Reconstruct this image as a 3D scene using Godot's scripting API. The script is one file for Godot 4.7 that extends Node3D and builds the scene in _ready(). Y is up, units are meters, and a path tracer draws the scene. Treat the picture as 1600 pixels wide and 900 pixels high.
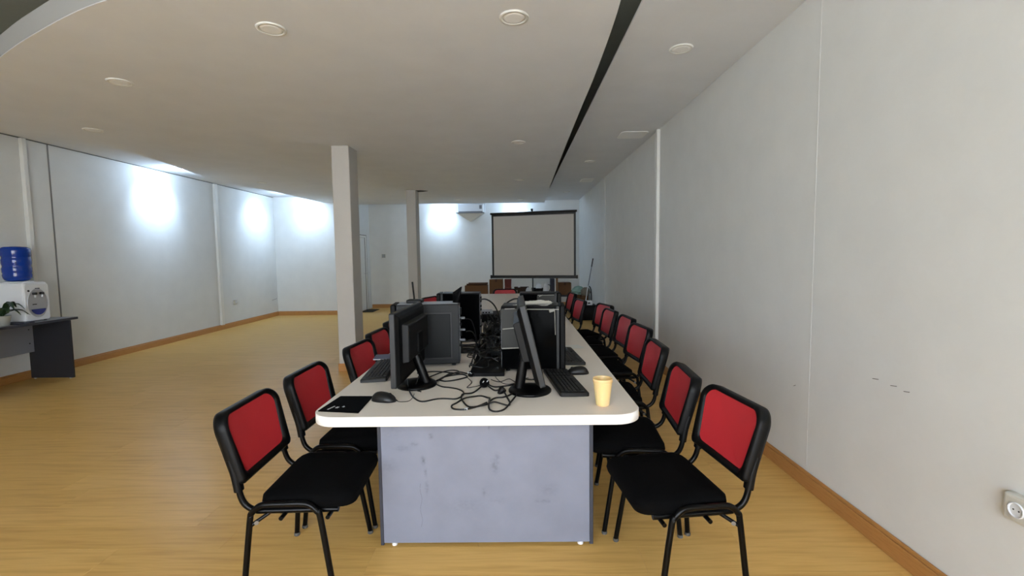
extends Node3D
# A long office room with a conference table full of old computers, seen from one end.
# World: x to the right, y up, z towards the viewer's back; V(x, y, d) takes d = distance ahead of the viewer.

var M := {}          # materials
var taken := {}      # names in use
var sg := 0          # smooth group counter

func V(x: float, y: float, d: float) -> Vector3:
	return Vector3(x, y, -d)

# ---------------------------------------------------------------- names and tags
func numbered(called: String) -> String:
	if not taken.has(called):
		taken[called] = 0
		return called
	taken[called] += 1
	return "%s_%03d" % [called, taken[called]]

func tag(o: Node, label: String, category: String, group := "") -> Node:
	o.set_meta("label", label)
	o.set_meta("category", category)
	if group != "":
		o.set_meta("group", group)
	return o

func thing(called: String, label: String, category: String, at := Vector3.ZERO, turn := 0.0, group := "") -> Node3D:
	var o := Node3D.new()
	o.name = numbered(called)
	add_child(o)
	o.position = at
	o.rotation.y = turn
	tag(o, label, category, group)
	return o

func obj(called: String, st: SurfaceTool, m: Material, parent: Node = self) -> MeshInstance3D:
	st.generate_normals()
	var o := MeshInstance3D.new()
	o.mesh = st.commit()
	o.material_override = m
	o.name = numbered(called) if parent == self else called
	parent.add_child(o, true)
	return o

func struct(called: String, st: SurfaceTool, m: Material) -> MeshInstance3D:
	var o := obj(called, st, m)
	o.set_meta("kind", "structure")
	return o

func dup(root: Node3D, at: Vector3, turn: float, label: String, group := "") -> Node3D:
	var r: Node3D = root.duplicate()
	r.name = numbered(String(root.name).rstrip("_0123456789"))
	add_child(r)
	r.position = at
	r.rotation.y = turn
	r.set_meta("label", label)
	if group != "":
		r.set_meta("group", group)
	return r

# ---------------------------------------------------------------- shape helpers
func new_st() -> SurfaceTool:
	var st := SurfaceTool.new()
	st.begin(Mesh.PRIMITIVE_TRIANGLES)
	return st

func smooth(st: SurfaceTool, on: bool) -> void:
	if on:
		sg += 1
		st.set_smooth_group(sg)
	else:
		st.set_smooth_group(-1)

func tri(st: SurfaceTool, a: Vector3, b: Vector3, c: Vector3) -> void:   # counter-clockwise seen from outside
	st.add_vertex(a)
	st.add_vertex(c)
	st.add_vertex(b)

func quad(st: SurfaceTool, a: Vector3, b: Vector3, c: Vector3, d: Vector3) -> void:
	tri(st, a, b, c)
	tri(st, a, c, d)

func out_tri(st: SurfaceTool, o: Vector3, a: Vector3, b: Vector3, c: Vector3) -> void:
	if (b - a).cross(c - a).dot((a + b + c) / 3.0 - o) < 0.0:
		tri(st, a, c, b)
	else:
		tri(st, a, b, c)

func out_quad(st: SurfaceTool, o: Vector3, a: Vector3, b: Vector3, c: Vector3, d: Vector3) -> void:
	out_tri(st, o, a, b, c)
	out_tri(st, o, a, c, d)

func at_pos(p: Vector3, turn := 0.0) -> Transform3D:
	return Transform3D(Basis(Vector3.UP, turn), p)

func box(st: SurfaceTool, xf: Transform3D, size: Vector3, bev := 0.004) -> void:
	smooth(st, false)
	var h := size / 2.0
	var b: float = min(bev, min(h.x, min(h.y, h.z)) * 0.9)
	var o := xf.origin
	if b <= 0.0:
		for a in 3:
			for s in [-1.0, 1.0]:
				var q: Array[Vector3] = []
				for k in [[-1.0, -1.0], [1.0, -1.0], [1.0, 1.0], [-1.0, 1.0]]:
					var v := Vector3.ZERO
					v[a] = s * h[a]
					v[(a + 1) % 3] = k[0] * h[(a + 1) % 3]
					v[(a + 2) % 3] = k[1] * h[(a + 2) % 3]
					q.append(xf * v)
				out_quad(st, o, q[0], q[1], q[2], q[3])
		return
	var pt := func(sx: float, sy: float, sz: float, a: int) -> Vector3:
		var v := Vector3(sx * (h.x - b), sy * (h.y - b), sz * (h.z - b))
		v[a] += signf(v[a]) * b
		return xf * v
	for a in 3:
		var a1 := (a + 1) % 3
		var a2 := (a + 2) % 3
		for s in [-1.0, 1.0]:
			var q: Array[Vector3] = []
			for k in [[-1.0, -1.0], [1.0, -1.0], [1.0, 1.0], [-1.0, 1.0]]:
				var sv := Vector3.ZERO
				sv[a] = s
				sv[a1] = k[0]
				sv[a2] = k[1]
				q.append(pt.call(sv.x, sv.y, sv.z, a))
			out_quad(st, o, q[0], q[1], q[2], q[3])
			for s1 in [-1.0, 1.0]:     # the edge between face a and face a1
				var u := Vector3.ZERO
				u[a] = s
				u[a1] = s1
				u[a2] = -1.0
				var w := u
				w[a2] = 1.0
				out_quad(st, o, pt.call(u.x, u.y, u.z, a), pt.call(w.x, w.y, w.z, a), pt.call(w.x, w.y, w.z, a1), pt.call(u.x, u.y, u.z, a1))
	for sx in [-1.0, 1.0]:
		for sy in [-1.0, 1.0]:
			for sz in [-1.0, 1.0]:
				out_tri(st, o, pt.call(sx, sy, sz, 0), pt.call(sx, sy, sz, 1), pt.call(sx, sy, sz, 2))

func bx(st: SurfaceTool, x0: float, x1: float, y0: float, y1: float, d0: float, d1: float, bev := 0.003) -> void:
	box(st, at_pos(V((x0 + x1) / 2, (y0 + y1) / 2, (d0 + d1) / 2)), Vector3(absf(x1 - x0), absf(y1 - y0), absf(d1 - d0)), bev)

# an outline in x and z (z = -second number), counter-clockwise seen from above
func rrect(hw: float, hd: float, r: float, n := 5) -> PackedVector2Array:
	var p := PackedVector2Array()
	r = min(r, min(hw, hd))
	for c in [[1.0, 1.0, 0.0], [-1.0, 1.0, 90.0], [-1.0, -1.0, 180.0], [1.0, -1.0, 270.0]]:
		for i in n + 1:
			var t := deg_to_rad(c[2] + 90.0 * i / n)
			p.append(Vector2(c[0] * (hw - r) + r * cos(t), c[1] * (hd - r) + r * sin(t)))
	return p

func ring3(p: PackedVector2Array, y: float, xf := Transform3D.IDENTITY) -> PackedVector3Array:
	var q := PackedVector3Array()
	for v in p:
		q.append(xf * Vector3(v.x, y, -v.y))
	return q

func loft(st: SurfaceTool, rings: Array, cap0 := true, cap1 := true, soft := true) -> void:
	var n: int = rings[0].size()
	smooth(st, soft)
	for k in rings.size() - 1:
		var a: PackedVector3Array = rings[k]
		var b: PackedVector3Array = rings[k + 1]
		for i in n:
			var j := (i + 1) % n
			quad(st, a[i], a[j], b[j], b[i])
	smooth(st, false)
	for e in 2:
		if (e == 0 and cap0) or (e == 1 and cap1):
			var a: PackedVector3Array = rings[0] if e == 0 else rings[-1]
			var m := Vector3.ZERO
			for v in a:
				m += v
			m /= n
			for i in n:
				if e == 1:
					tri(st, m, a[i], a[(i + 1) % n])
				else:
					tri(st, m, a[(i + 1) % n], a[i])

# a slab with rounded plan: profile = [[y, inset], ...] from the bottom up
func slab(st: SurfaceTool, xf: Transform3D, hw: float, hd: float, r: float, profile: Array, n := 5, soft := false) -> void:
	var rings := []
	for e in profile:
		rings.append(ring3(rrect(hw - e[1], hd - e[1], max(r - e[1], 0.0005), n), e[0], xf))
	loft(st, rings, true, true, soft)

func lathe(st: SurfaceTool, xf: Transform3D, profile: Array, n := 24, soft := true, cap0 := true, cap1 := true) -> void:
	var rings := []
	for e in profile:
		var q := PackedVector3Array()
		for i in n:
			var t := TAU * i / n
			q.append(xf * Vector3(e[0] * cos(t), e[1], -e[0] * sin(t)))
		rings.append(q)
	loft(st, rings, cap0, cap1, soft)

func spline(pts: Array, sub := 6) -> PackedVector3Array:
	var q := PackedVector3Array()
	var n := pts.size()
	for i in n - 1:
		var p0: Vector3 = pts[max(i - 1, 0)]
		var p1: Vector3 = pts[i]
		var p2: Vector3 = pts[i + 1]
		var p3: Vector3 = pts[min(i + 2, n - 1)]
		for k in sub:
			q.append(p1.cubic_interpolate(p2, p0, p3, float(k) / sub))
	q.append(pts[n - 1])
	return q

func tube(st: SurfaceTool, path: PackedVector3Array, r: float, n := 8, squash := 1.0) -> void:
	var rings := []
	var side := Vector3.ZERO
	for i in path.size():
		var t := (path[min(i + 1, path.size() - 1)] - path[max(i - 1, 0)]).normalized()
		if i == 0:
			side = t.cross(Vector3.UP if absf(t.y) < 0.9 else Vector3.RIGHT).normalized()
		else:
			side = (side - t * side.dot(t)).normalized()
		var up := t.cross(side)
		var q := PackedVector3Array()
		for k in n:
			var a := TAU * k / n
			q.append(path[i] + side * cos(a) * r + up * sin(a) * r * squash)
		rings.append(q)
	loft(st, rings)

func rod(st: SurfaceTool, a: Vector3, b: Vector3, r: float, n := 10) -> void:
	tube(st, PackedVector3Array([a, b]), r, n)

# a flat plate from an outline given as (x, d) points, with thickness downwards or upwards
func plate(st: SurfaceTool, outline: PackedVector2Array, y0: float, y1: float, soft_side := true) -> void:
	var p := outline
	var area := 0.0
	for i in p.size():
		area += p[i].cross(p[(i + 1) % p.size()])
	if area < 0.0:
		p.reverse()
	var a := ring3(p, y0)
	var b := ring3(p, y1)
	loft(st, [a, b], false, false, soft_side)
	smooth(st, false)
	var t := Geometry2D.triangulate_polygon(p)
	for i in range(0, t.size(), 3):
		for e in 2:
			var r := a if e == 0 else b
			var want := -1.0 if e == 0 else 1.0
			var u := r[t[i]]
			var v := r[t[i + 1]]
			var w := r[t[i + 2]]
			if (v - u).cross(w - u).y * want < 0.0:
				tri(st, u, w, v)
			else:
				tri(st, u, v, w)

# ---------------------------------------------------------------- materials
func mat(c: Color, rough := 0.6, metal := 0.0, spec := 0.5) -> StandardMaterial3D:
	var m := StandardMaterial3D.new()
	m.albedo_color = c
	m.roughness = rough
	m.metallic = metal
	m.metallic_specular = spec
	return m

func noise_tex(freq: float, seed_: int, ramp: Array, oct := 4, size := 512, normal := 0.0) -> NoiseTexture2D:
	var f := FastNoiseLite.new()
	f.noise_type = FastNoiseLite.TYPE_SIMPLEX_SMOOTH
	f.seed = seed_
	f.frequency = freq
	f.fractal_octaves = oct
	var t := NoiseTexture2D.new()
	t.width = size
	t.height = size
	t.seamless = true
	t.noise = f
	if normal > 0.0:
		t.as_normal_map = true
		t.bump_strength = normal
	else:
		var g := Gradient.new()
		g.offsets = PackedFloat32Array(ramp.map(func(e): return e[0]))
		g.colors = PackedColorArray(ramp.map(func(e): return e[1]))
		t.color_ramp = g
	return t

func triplanar(m: StandardMaterial3D, scale_: Vector3, world := true) -> StandardMaterial3D:
	m.uv1_triplanar = true
	m.uv1_world_triplanar = world
	m.uv1_scale = scale_
	return m

func make_materials() -> void:
	var plaster := noise_tex(0.012, 3, [[0.0, Color(0.975, 0.975, 0.975)], [1.0, Color(1, 1, 1)]], 4)
	var bumps := noise_tex(0.06, 5, [], 3, 512, 1.2)
	M.wall = triplanar(mat(Color(0.865, 0.87, 0.86), 0.75), Vector3(0.4, 0.4, 0.4))
	M.wall.albedo_texture = plaster
	M.wall.normal_enabled = true
	M.wall.normal_texture = bumps
	M.wall.normal_scale = 0.05
	M.ceil = triplanar(mat(Color(0.89, 0.90, 0.912), 0.9), Vector3(0.3, 0.3, 0.3))
	M.ceil.albedo_texture = plaster
	M.column = triplanar(mat(Color(0.76, 0.745, 0.72), 0.8), Vector3(0.4, 0.4, 0.4))
	M.column.albedo_texture = plaster
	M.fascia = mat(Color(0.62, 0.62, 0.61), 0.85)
	M.concrete = triplanar(mat(Color(0.58, 0.58, 0.53), 0.95), Vector3(0.8, 0.8, 0.8))
	M.concrete.albedo_texture = plaster
	# wooden floor: grain runs across the room
	var grain := noise_tex(0.012, 11, [[0.0, Color(0.91, 0.885, 0.85)], [0.4, Color(0.97, 0.96, 0.945)], [0.65, Color(1, 1, 1)], [1.0, Color(0.95, 0.935, 0.915)]], 4, 1024)
	for k in 4:
		var tint: Color = [Color(0.855, 0.69, 0.405), Color(0.84, 0.675, 0.39), Color(0.865, 0.70, 0.415), Color(0.85, 0.685, 0.40)][k]
		var m := triplanar(mat(tint, 0.31, 0.0, 0.2), Vector3(0.12, 1.0, 1.7))
		m.albedo_texture = grain
		m.uv1_offset = Vector3(0.13 * k, 0.0, 0.29 * k)
		M["plank%d" % k] = m
	M.skirting = triplanar(mat(Color(0.72, 0.52, 0.30), 0.45), Vector3(0.6, 8.0, 0.6))
	M.skirting.albedo_texture = grain
	M.white_trim = mat(Color(0.88, 0.88, 0.86), 0.5)
	M.dark_gap = mat(Color(0.2, 0.2, 0.19), 0.9)
	M.mark_and_shade = mat(Color(0.42, 0.42, 0.4), 0.9)
	M.seam = mat(Color(0.5, 0.5, 0.49), 0.9)
	M.frame = mat(Color(0.75, 0.76, 0.77), 0.4, 0.6)
	# table
	M.laminate = mat(Color(0.905, 0.87, 0.825), 0.5, 0.0, 0.4)
	M.edge_band = mat(Color(0.95, 0.94, 0.91), 0.4)
	M.slate = mat(Color(0.42, 0.45, 0.52), 0.5)
	M.slate_dark = mat(Color(0.2, 0.21, 0.25), 0.55)
	M.glide = mat(Color(0.9, 0.9, 0.9), 0.4)
	# chairs
	var weave := noise_tex(0.35, 21, [], 2, 256, 2.0)
	M.black_plastic = mat(Color(0.03, 0.031, 0.034), 0.45, 0.0, 0.3)
	M.black_paint = mat(Color(0.022, 0.022, 0.024), 0.28, 0.0, 0.3)
	M.black_fabric = triplanar(mat(Color(0.022, 0.022, 0.024), 0.95, 0.0, 0.2), Vector3(6, 6, 6), false)
	M.black_fabric.normal_enabled = true
	M.black_fabric.normal_texture = weave
	M.black_fabric.normal_scale = 0.3
	M.red_fabric = triplanar(mat(Color(0.77, 0.17, 0.2), 0.55, 0.0, 0.55), Vector3(8, 8, 8), false)
	M.red_fabric.normal_enabled = true
	M.red_fabric.normal_texture = weave
	M.red_fabric.normal_scale = 0.25
	M.rubber = mat(Color(0.08, 0.08, 0.08), 0.8)
	M.foot_cap = mat(Color(0.33, 0.33, 0.32), 0.6)
	M.bolt = mat(Color(0.6, 0.6, 0.6), 0.35, 0.8)
	# computers
	M.monitor = mat(Color(0.035, 0.036, 0.038), 0.5, 0.0, 0.25)
	M.bezel_edge = mat(Color(0.13, 0.135, 0.14), 0.42, 0.0, 0.4)
	M.cover = mat(Color(0.085, 0.088, 0.092), 0.45, 0.0, 0.3)
	M.screen_glass = mat(Color(0.012, 0.012, 0.014), 0.15)
	M.gloss_black = mat(Color(0.02, 0.02, 0.022), 0.3, 0.0, 0.3)
	M.case_steel = mat(Color(0.125, 0.13, 0.135), 0.45, 0.0, 0.3)
	M.case_field = mat(Color(0.075, 0.082, 0.085), 0.4, 0.0, 0.25)
	M.case_dark = mat(Color(0.04, 0.041, 0.044), 0.5, 0.0, 0.25)
	M.case_glass = mat(Color(0.02, 0.022, 0.024), 0.1, 0.0, 0.1)
	M.film = mat(Color(0.2, 0.2, 0.19), 0.35, 0.0, 0.25)
	M.film_edge = mat(Color(0.55, 0.54, 0.5), 0.4)
	M.keys = mat(Color(0.05, 0.05, 0.054), 0.42)
	M.kb_body = mat(Color(0.022, 0.022, 0.024), 0.45)
	M.cable = mat(Color(0.02, 0.02, 0.021), 0.45)
	M.pad = mat(Color(0.012, 0.011, 0.012), 0.95, 0.0, 0.2)
	M.print_white = mat(Color(0.75, 0.76, 0.77), 0.8)
	M.grey_plastic = mat(Color(0.42, 0.43, 0.45), 0.5)
	M.light_grey = mat(Color(0.6, 0.62, 0.66), 0.5)
	M.paper = mat(Color(0.88, 0.88, 0.86), 0.9)
	M.blue_paper = mat(Color(0.36, 0.38, 0.48), 0.6)
	M.cup = mat(Color(0.95, 0.785, 0.56), 0.35)
	M.cup.subsurf_scatter_enabled = true
	M.cup.subsurf_scatter_strength = 0.3
	# the rest
	M.dispenser = mat(Color(0.88, 0.89, 0.9), 0.35)
	M.silver = mat(Color(0.72, 0.73, 0.75), 0.3, 0.3)
	M.tap_dark = mat(Color(0.08, 0.08, 0.09), 0.5)
	M.blue_tray = mat(Color(0.16, 0.2, 0.5), 0.45)
	M.bottle = mat(Color(0.02, 0.2, 0.56), 0.1)
	M.leaf = mat(Color(0.12, 0.22, 0.11), 0.45)
	M.leaf_pale = mat(Color(0.45, 0.52, 0.44), 0.5)
	M.pot = mat(Color(0.62, 0.63, 0.6), 0.5)
	M.desk_top = mat(Color(0.52, 0.53, 0.56), 0.4)
	M.screen_cloth = mat(Color(0.74, 0.725, 0.70), 0.85)
	M.screen_black = mat(Color(0.02, 0.02, 0.022), 0.5)
	M.cardboard = triplanar(mat(Color(0.42, 0.29, 0.18), 0.9), Vector3(2, 2, 2))
	M.cardboard.albedo_texture = plaster
	M.cardboard_dark = mat(Color(0.3, 0.2, 0.13), 0.9)
	M.red_brown = mat(Color(0.4, 0.13, 0.09), 0.6)
	M.wood = mat(Color(0.42, 0.28, 0.13), 0.6)
	M.navy = mat(Color(0.07, 0.08, 0.17), 0.6)
	M.bag_green = mat(Color(0.55, 0.68, 0.64), 0.25)
	M.bag_beige = mat(Color(0.5, 0.47, 0.42), 0.7)
	M.white_plastic = mat(Color(0.85, 0.86, 0.87), 0.4)
	M.socket = mat(Color(0.78, 0.77, 0.73), 0.45)
	M.wicker = mat(Color(0.22, 0.17, 0.12), 0.85)
	M.beige_plastic = mat(Color(0.84, 0.83, 0.79), 0.6)
	M.mat_dark = mat(Color(0.12, 0.12, 0.11), 0.95)
	M.steel = mat(Color(0.7, 0.7, 0.7), 0.3, 0.9)
	M.lens = mat(Color(0.95, 0.95, 0.94), 0.5)
	M.lens_lit = mat(Color(1, 1, 1), 0.5)
	M.lens_lit.emission_enabled = true
	M.lens_lit.emission = Color(0.93, 0.97, 1.0)
	M.lens_lit.emission_energy_multiplier = 20.0
	var g := mat(Color(0.95, 0.97, 0.97, 0.08), 0.0)
	g.transparency = BaseMaterial3D.TRANSPARENCY_ALPHA
	M.pane = g

# ---------------------------------------------------------------- the room
const XL := -6.04
const XR := 1.77
const DB := 13.0
const DF := -2.6
const HT := 3.5

func build_room() -> void:
	# floor: boards laid across the room, with plain flooring where they can no longer be told apart
	var st := new_st()
	var d0 := 1.6
	var d1 := 7.0
	bx(st, XL - 0.2, XR + 0.2, -0.2, -0.014, DF - 0.2, DB + 0.2, 0.0)
	bx(st, XL - 0.2, XR + 0.2, -0.03, 0.0, DF - 0.2, d0, 0.0)
	bx(st, XL - 0.2, XR + 0.2, -0.03, 0.0, d1, DB + 0.2, 0.0)
	var fl := struct("floor", st, M.plank0)
	var rng := RandomNumberGenerator.new()
	rng.seed = 77
	var long_plank := {}
	var row := 0
	var d := d0
	while d < d1 - 0.01:
		var x := XL - rng.randf_range(0.0, 1.2)
		while x < XR:
			var a: float = max(x, XL - 0.1)
			var b: float = min(x + 1.3, XR + 0.1)
			if b - a > 0.03:
				var key := snappedf(b - a, 0.001)
				if not long_plank.has(key):
					var s2 := new_st()
					box(s2, Transform3D.IDENTITY, Vector3(b - a - 0.0005, 0.012, 0.2 - 0.0007), 0.0004)
					s2.generate_normals()
					long_plank[key] = s2.commit()
				var o := MeshInstance3D.new()
				o.mesh = long_plank[key]
				o.material_override = M["plank%d" % rng.randi_range(0, 3)]
				o.name = "plank"
				fl.add_child(o, true)
				o.position = V((a + b) / 2, -0.0062, d + 0.1)
			x += 1.3
		d += 0.2
		row += 1
	# walls
	st = new_st()
	bx(st, XL - 0.2, XL, 0, HT, DF - 0.2, DB + 0.2, 0.0)
	var wl := struct("wall_left", st, M.wall)
	st = new_st()
	bx(st, XR, XR + 0.2, 0, HT, DF - 0.2, DB + 0.2, 0.0)
	var wr := struct("wall_right", st, M.wall)
	st = new_st()
	bx(st, XL, XR, 0, HT, DB, DB + 0.2, 0.0)
	struct("wall_back", st, M.wall)
	# the block in the far left corner, with a door in its right side
	st = new_st()
	bx(st, XL, -4.12, 0, HT, 11.55, 11.72, 0.0)
	bx(st, -4.3, -4.12, 0, HT, 12.62, DB, 0.0)
	bx(st, -4.3, -4.12, 2.02, HT, 11.7, 12.63, 0.0)
	struct("wall_alcove", st, M.wall)
	# front wall behind the viewer: a wide shop front of glass
	st = new_st()
	bx(st, XL, XR, 3.3, HT, DF - 0.2, DF, 0.0)
	bx(st, XL, XR, 0, 0.12, DF - 0.2, DF, 0.0)
	for e in [[XL, -3.2], [-0.95, -0.8], [1.35, XR]]:
		bx(st, e[0], e[1], 0.11, 3.31, DF - 0.2, DF, 0.0)
	struct("wall_front", st, M.wall)
	var wins := [[-3.2, -0.95], [-0.8, 1.35]]
	for w in wins:
		var win := Node3D.new()
		win.name = "window_%d" % (wins.find(w) + 1)
		win.set_meta("kind", "structure")
		add_child(win)
		st = new_st()
		var xm: float = (w[0] + w[1]) / 2
		for e in [[w[0], w[0] + 0.05, 0.12, 3.3], [w[1] - 0.05, w[1], 0.12, 3.3], [xm - 0.025, xm + 0.025, 0.12, 3.3]]:
			bx(st, e[0], e[1], e[2], e[3], DF - 0.12, DF - 0.06)
		for y in [0.12, 3.25]:
			bx(st, w[0], w[1], y, y + 0.05, DF - 0.12, DF - 0.06)
		obj("frame", st, M.frame, win)
		st = new_st()
		bx(st, w[0] + 0.04, w[1] - 0.04, 0.16, 3.26, DF - 0.093, DF - 0.087, 0.0)
		obj("pane", st, M.pane, win)
	# ceilings
	var cl := Node3D.new()
	cl.name = "ceiling"
	cl.set_meta("kind", "structure")
	add_child(cl)
	st = new_st()
	bx(st, XL - 0.2, XR + 0.2, HT, HT + 0.2, DF - 0.2, DB + 0.2, 0.0)
	obj("concrete_soffit", st, M.concrete, cl)
	st = new_st()
	bx(st, 0.775, XR, 2.96, 2.972, DF, DB, 0.001)
	obj("side_panel", st, M.ceil, cl)
	st = new_st()
	bx(st, XL, -4.4, 2.96, 3.05, 4.3, 11.55, 0.004)
	bx(st, -4.12, 0.775, 2.96, 3.05, 11.75, DB, 0.004)
	obj("recess_panel", st, M.ceil, cl)
	var pts := []
	for p in [[0.76, 12.3], [0.72, 10.6], [0.66, 7.2], [0.629, 4.67], [0.622, 3.69], [0.592, 2.725], [0.55, 2.52], [0.42, 2.36], [0.1, 2.27], [-0.5, 2.25], [-1.2, 2.32], [-1.6, 2.385], [-1.911, 2.452], [-2.085, 2.499], [-2.233, 2.549], [-2.406, 2.622], [-2.611, 2.719], [-2.848, 2.839], [-3.117, 2.98], [-3.459, 3.174], [-4.3, 3.66], [-5.1, 4.1], [-5.55, 4.45], [-5.58, 4.75], [-5.38, 5.0], [-5.13, 5.25], [-4.97, 5.53], [-4.9, 5.8], [-4.93, 6.25], [-4.99, 6.685], [-5.05, 7.0], [-5.11, 7.35], [-5.197, 8.08], [-5.165, 8.8], [-5.06, 9.2], [-4.99, 9.65], [-4.91, 10.6], [-4.82, 11.54]]:
		pts.append(Vector3(p[0], 0, p[1]))
	var outline := PackedVector2Array()
	for v in spline(pts, 4):
		outline.append(Vector2(v.x, v.z))
	for p in [[-4.12, 11.54], [-4.12, 12.15]]:
		outline.append(Vector2(p[0], p[1]))
	st = new_st()
	plate(st, outline, 2.82, 2.955)
	var dp := obj("dropped_panel", st, M.ceil, cl)
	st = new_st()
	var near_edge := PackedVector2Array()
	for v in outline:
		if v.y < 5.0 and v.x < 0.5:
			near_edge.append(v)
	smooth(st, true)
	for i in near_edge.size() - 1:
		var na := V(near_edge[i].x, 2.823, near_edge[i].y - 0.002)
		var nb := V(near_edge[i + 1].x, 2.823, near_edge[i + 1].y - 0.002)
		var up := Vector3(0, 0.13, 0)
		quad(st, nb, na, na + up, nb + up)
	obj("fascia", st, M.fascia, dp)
	st = new_st()      # dark broken gap beside the far column
	plate(st, PackedVector2Array([Vector2(-2.12, 9.72), Vector2(-1.98, 9.7), Vector2(-1.84, 9.8), Vector2(-1.95, 9.9), Vector2(-2.08, 9.95)]), 2.815, 2.83, false)
	obj("broken_gap", st, M.dark_gap, cl)
	# columns
	for c in [[-2.268, -2.05, 5.765, 6.07, 2.83], [-2.271, -2.075, 9.65, 9.97, 2.83]]:
		st = new_st()
		bx(st, c[0], c[1], 0, c[4], c[2], c[3], 0.006)
		var col := struct("column", st, M.column)
		st = new_st()
		bx(st, c[0] - 0.012, c[1] + 0.012, 0, 0.1, c[2] - 0.012, c[3] + 0.012, 0.004)
		obj("skirting", st, M.skirting, col)
	# baseboards
	for e in [["baseboard_right", XR - 0.018, XR, DF, DB], ["baseboard_left", XL, XL + 0.018, DF, 11.55]]:
		st = new_st()
		bx(st, e[1], e[2], 0, 0.085, e[3], e[4], 0.003)
		var xa: float = e[1] + 0.005 if e[0] == "baseboard_right" else e[1]
		bx(st, xa, xa + 0.013, 0.085, 0.105, e[3], e[4], 0.004)
		struct(e[0], st, M.skirting)
	for e in [["baseboard_back", -4.1, XR - 0.02, DB], ["baseboard_alcove", XL + 0.02, -4.12, 11.55]]:
		st = new_st()
		bx(st, e[1], e[2], 0, 0.085, e[3] - 0.018, e[3], 0.003)
		bx(st, e[1], e[2], 0.085, 0.105, e[3] - 0.013, e[3], 0.004)
		struct(e[0], st, M.skirting)
	# door in the side of the alcove
	var door := Node3D.new()
	door.name = "door_1"
	door.set_meta("kind", "structure")
	add_child(door)
	st = new_st()
	bx(st, -4.2, -4.1, 0, 2.03, 11.72, 11.78)
	bx(st, -4.2, -4.1, 0, 2.03, 12.58, 12.64)
	bx(st, -4.2, -4.1, 1.97, 2.03, 11.72, 12.64)
	obj("frame", st, M.white_trim, door)
	st = new_st()
	bx(st, -4.17, -4.13, 0.01, 1.97, 11.785, 12.575)
	for e in [[0.25, 0.9], [1.05, 1.8]]:
		bx(st, -4.14, -4.122, e[0], e[1], 11.9, 12.46, 0.006)
	obj("leaf", st, M.white_trim, door)
	st = new_st()
	for e in [[0.0, 1.975, 11.776, 11.786], [0.0, 1.975, 12.574, 12.584]]:
		bx(st, -4.165, -4.12, e[0], e[1], e[2], e[3], 0.0)
	bx(st, -4.165, -4.12, 1.965, 1.977, 11.78, 12.58, 0.0)
	bx(st, -4.112, -4.098, 0, 2.036, 12.636, 12.65, 0.0)
	bx(st, -4.112, -4.098, 2.026, 2.042, 11.72, 12.65, 0.0)
	obj("dark_joint", st, M.mark_and_shade, door)
	st = new_st()
	rod(st, V(-4.13, 1.0, 12.5), V(-4.07, 1.0, 12.5), 0.01)
	rod(st, V(-4.075, 1.0, 12.51), V(-4.075, 1.0, 12.39), 0.009)
	obj("handle", st, M.steel, door)
	# vertical trunking, seams, a painted shadow line and cracks on the walls
	var trims := [
		[XL, XL + 0.05, 0.1, 2.95, 5.66, 5.71, "white_trim"], [XL, XL + 0.004, 0.11, 2.95, 6.0, 6.022, "seam"], [XL, XL + 0.045, 0.1, 2.945, 9.25, 9.34, "white_trim"], [XL, XL + 0.006, 2.947, 2.959, 5.2, 11.55, "mark_and_shade"],  # the last is a dark strip drawing the shadow line under the ceiling
		[XR - 0.04, XR, 0.1, 2.955, 5.74, 5.79, "white_trim"], [XR - 0.012, XR, 0.1, 2.955, 5.9, 6.09, "wall"], [XR - 0.012, XR, 0.1, 2.955, 9.2, 9.26, "wall"], [XR - 0.0012, XR, 0.1, 2.955, 2.765, 2.775, "wall"]]
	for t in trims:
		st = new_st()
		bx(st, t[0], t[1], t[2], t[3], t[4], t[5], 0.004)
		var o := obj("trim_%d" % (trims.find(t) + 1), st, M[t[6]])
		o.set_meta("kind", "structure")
	for c in [[wl, XL + 0.001, 0.41, 11.28, 0.435, 11.5], [wr, XR - 0.001, 0.818, 2.24, 0.813, 2.275], [wr, XR - 0.001, 0.815, 2.13, 0.809, 2.165], [wr, XR - 0.001, 0.808, 2.06, 0.803, 2.09], [wr, XR - 0.001, 0.6, 2.9, 0.59, 2.92]]:
		st = new_st()
		var a := V(c[1], c[2], c[3])
		var b := V(c[1], c[4], c[5])
		rod(st, a, b, 0.004 if c[0] == wl else 0.0018, 5)
		obj("scuff_mark", st, M.mark_and_shade, c[0])

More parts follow.
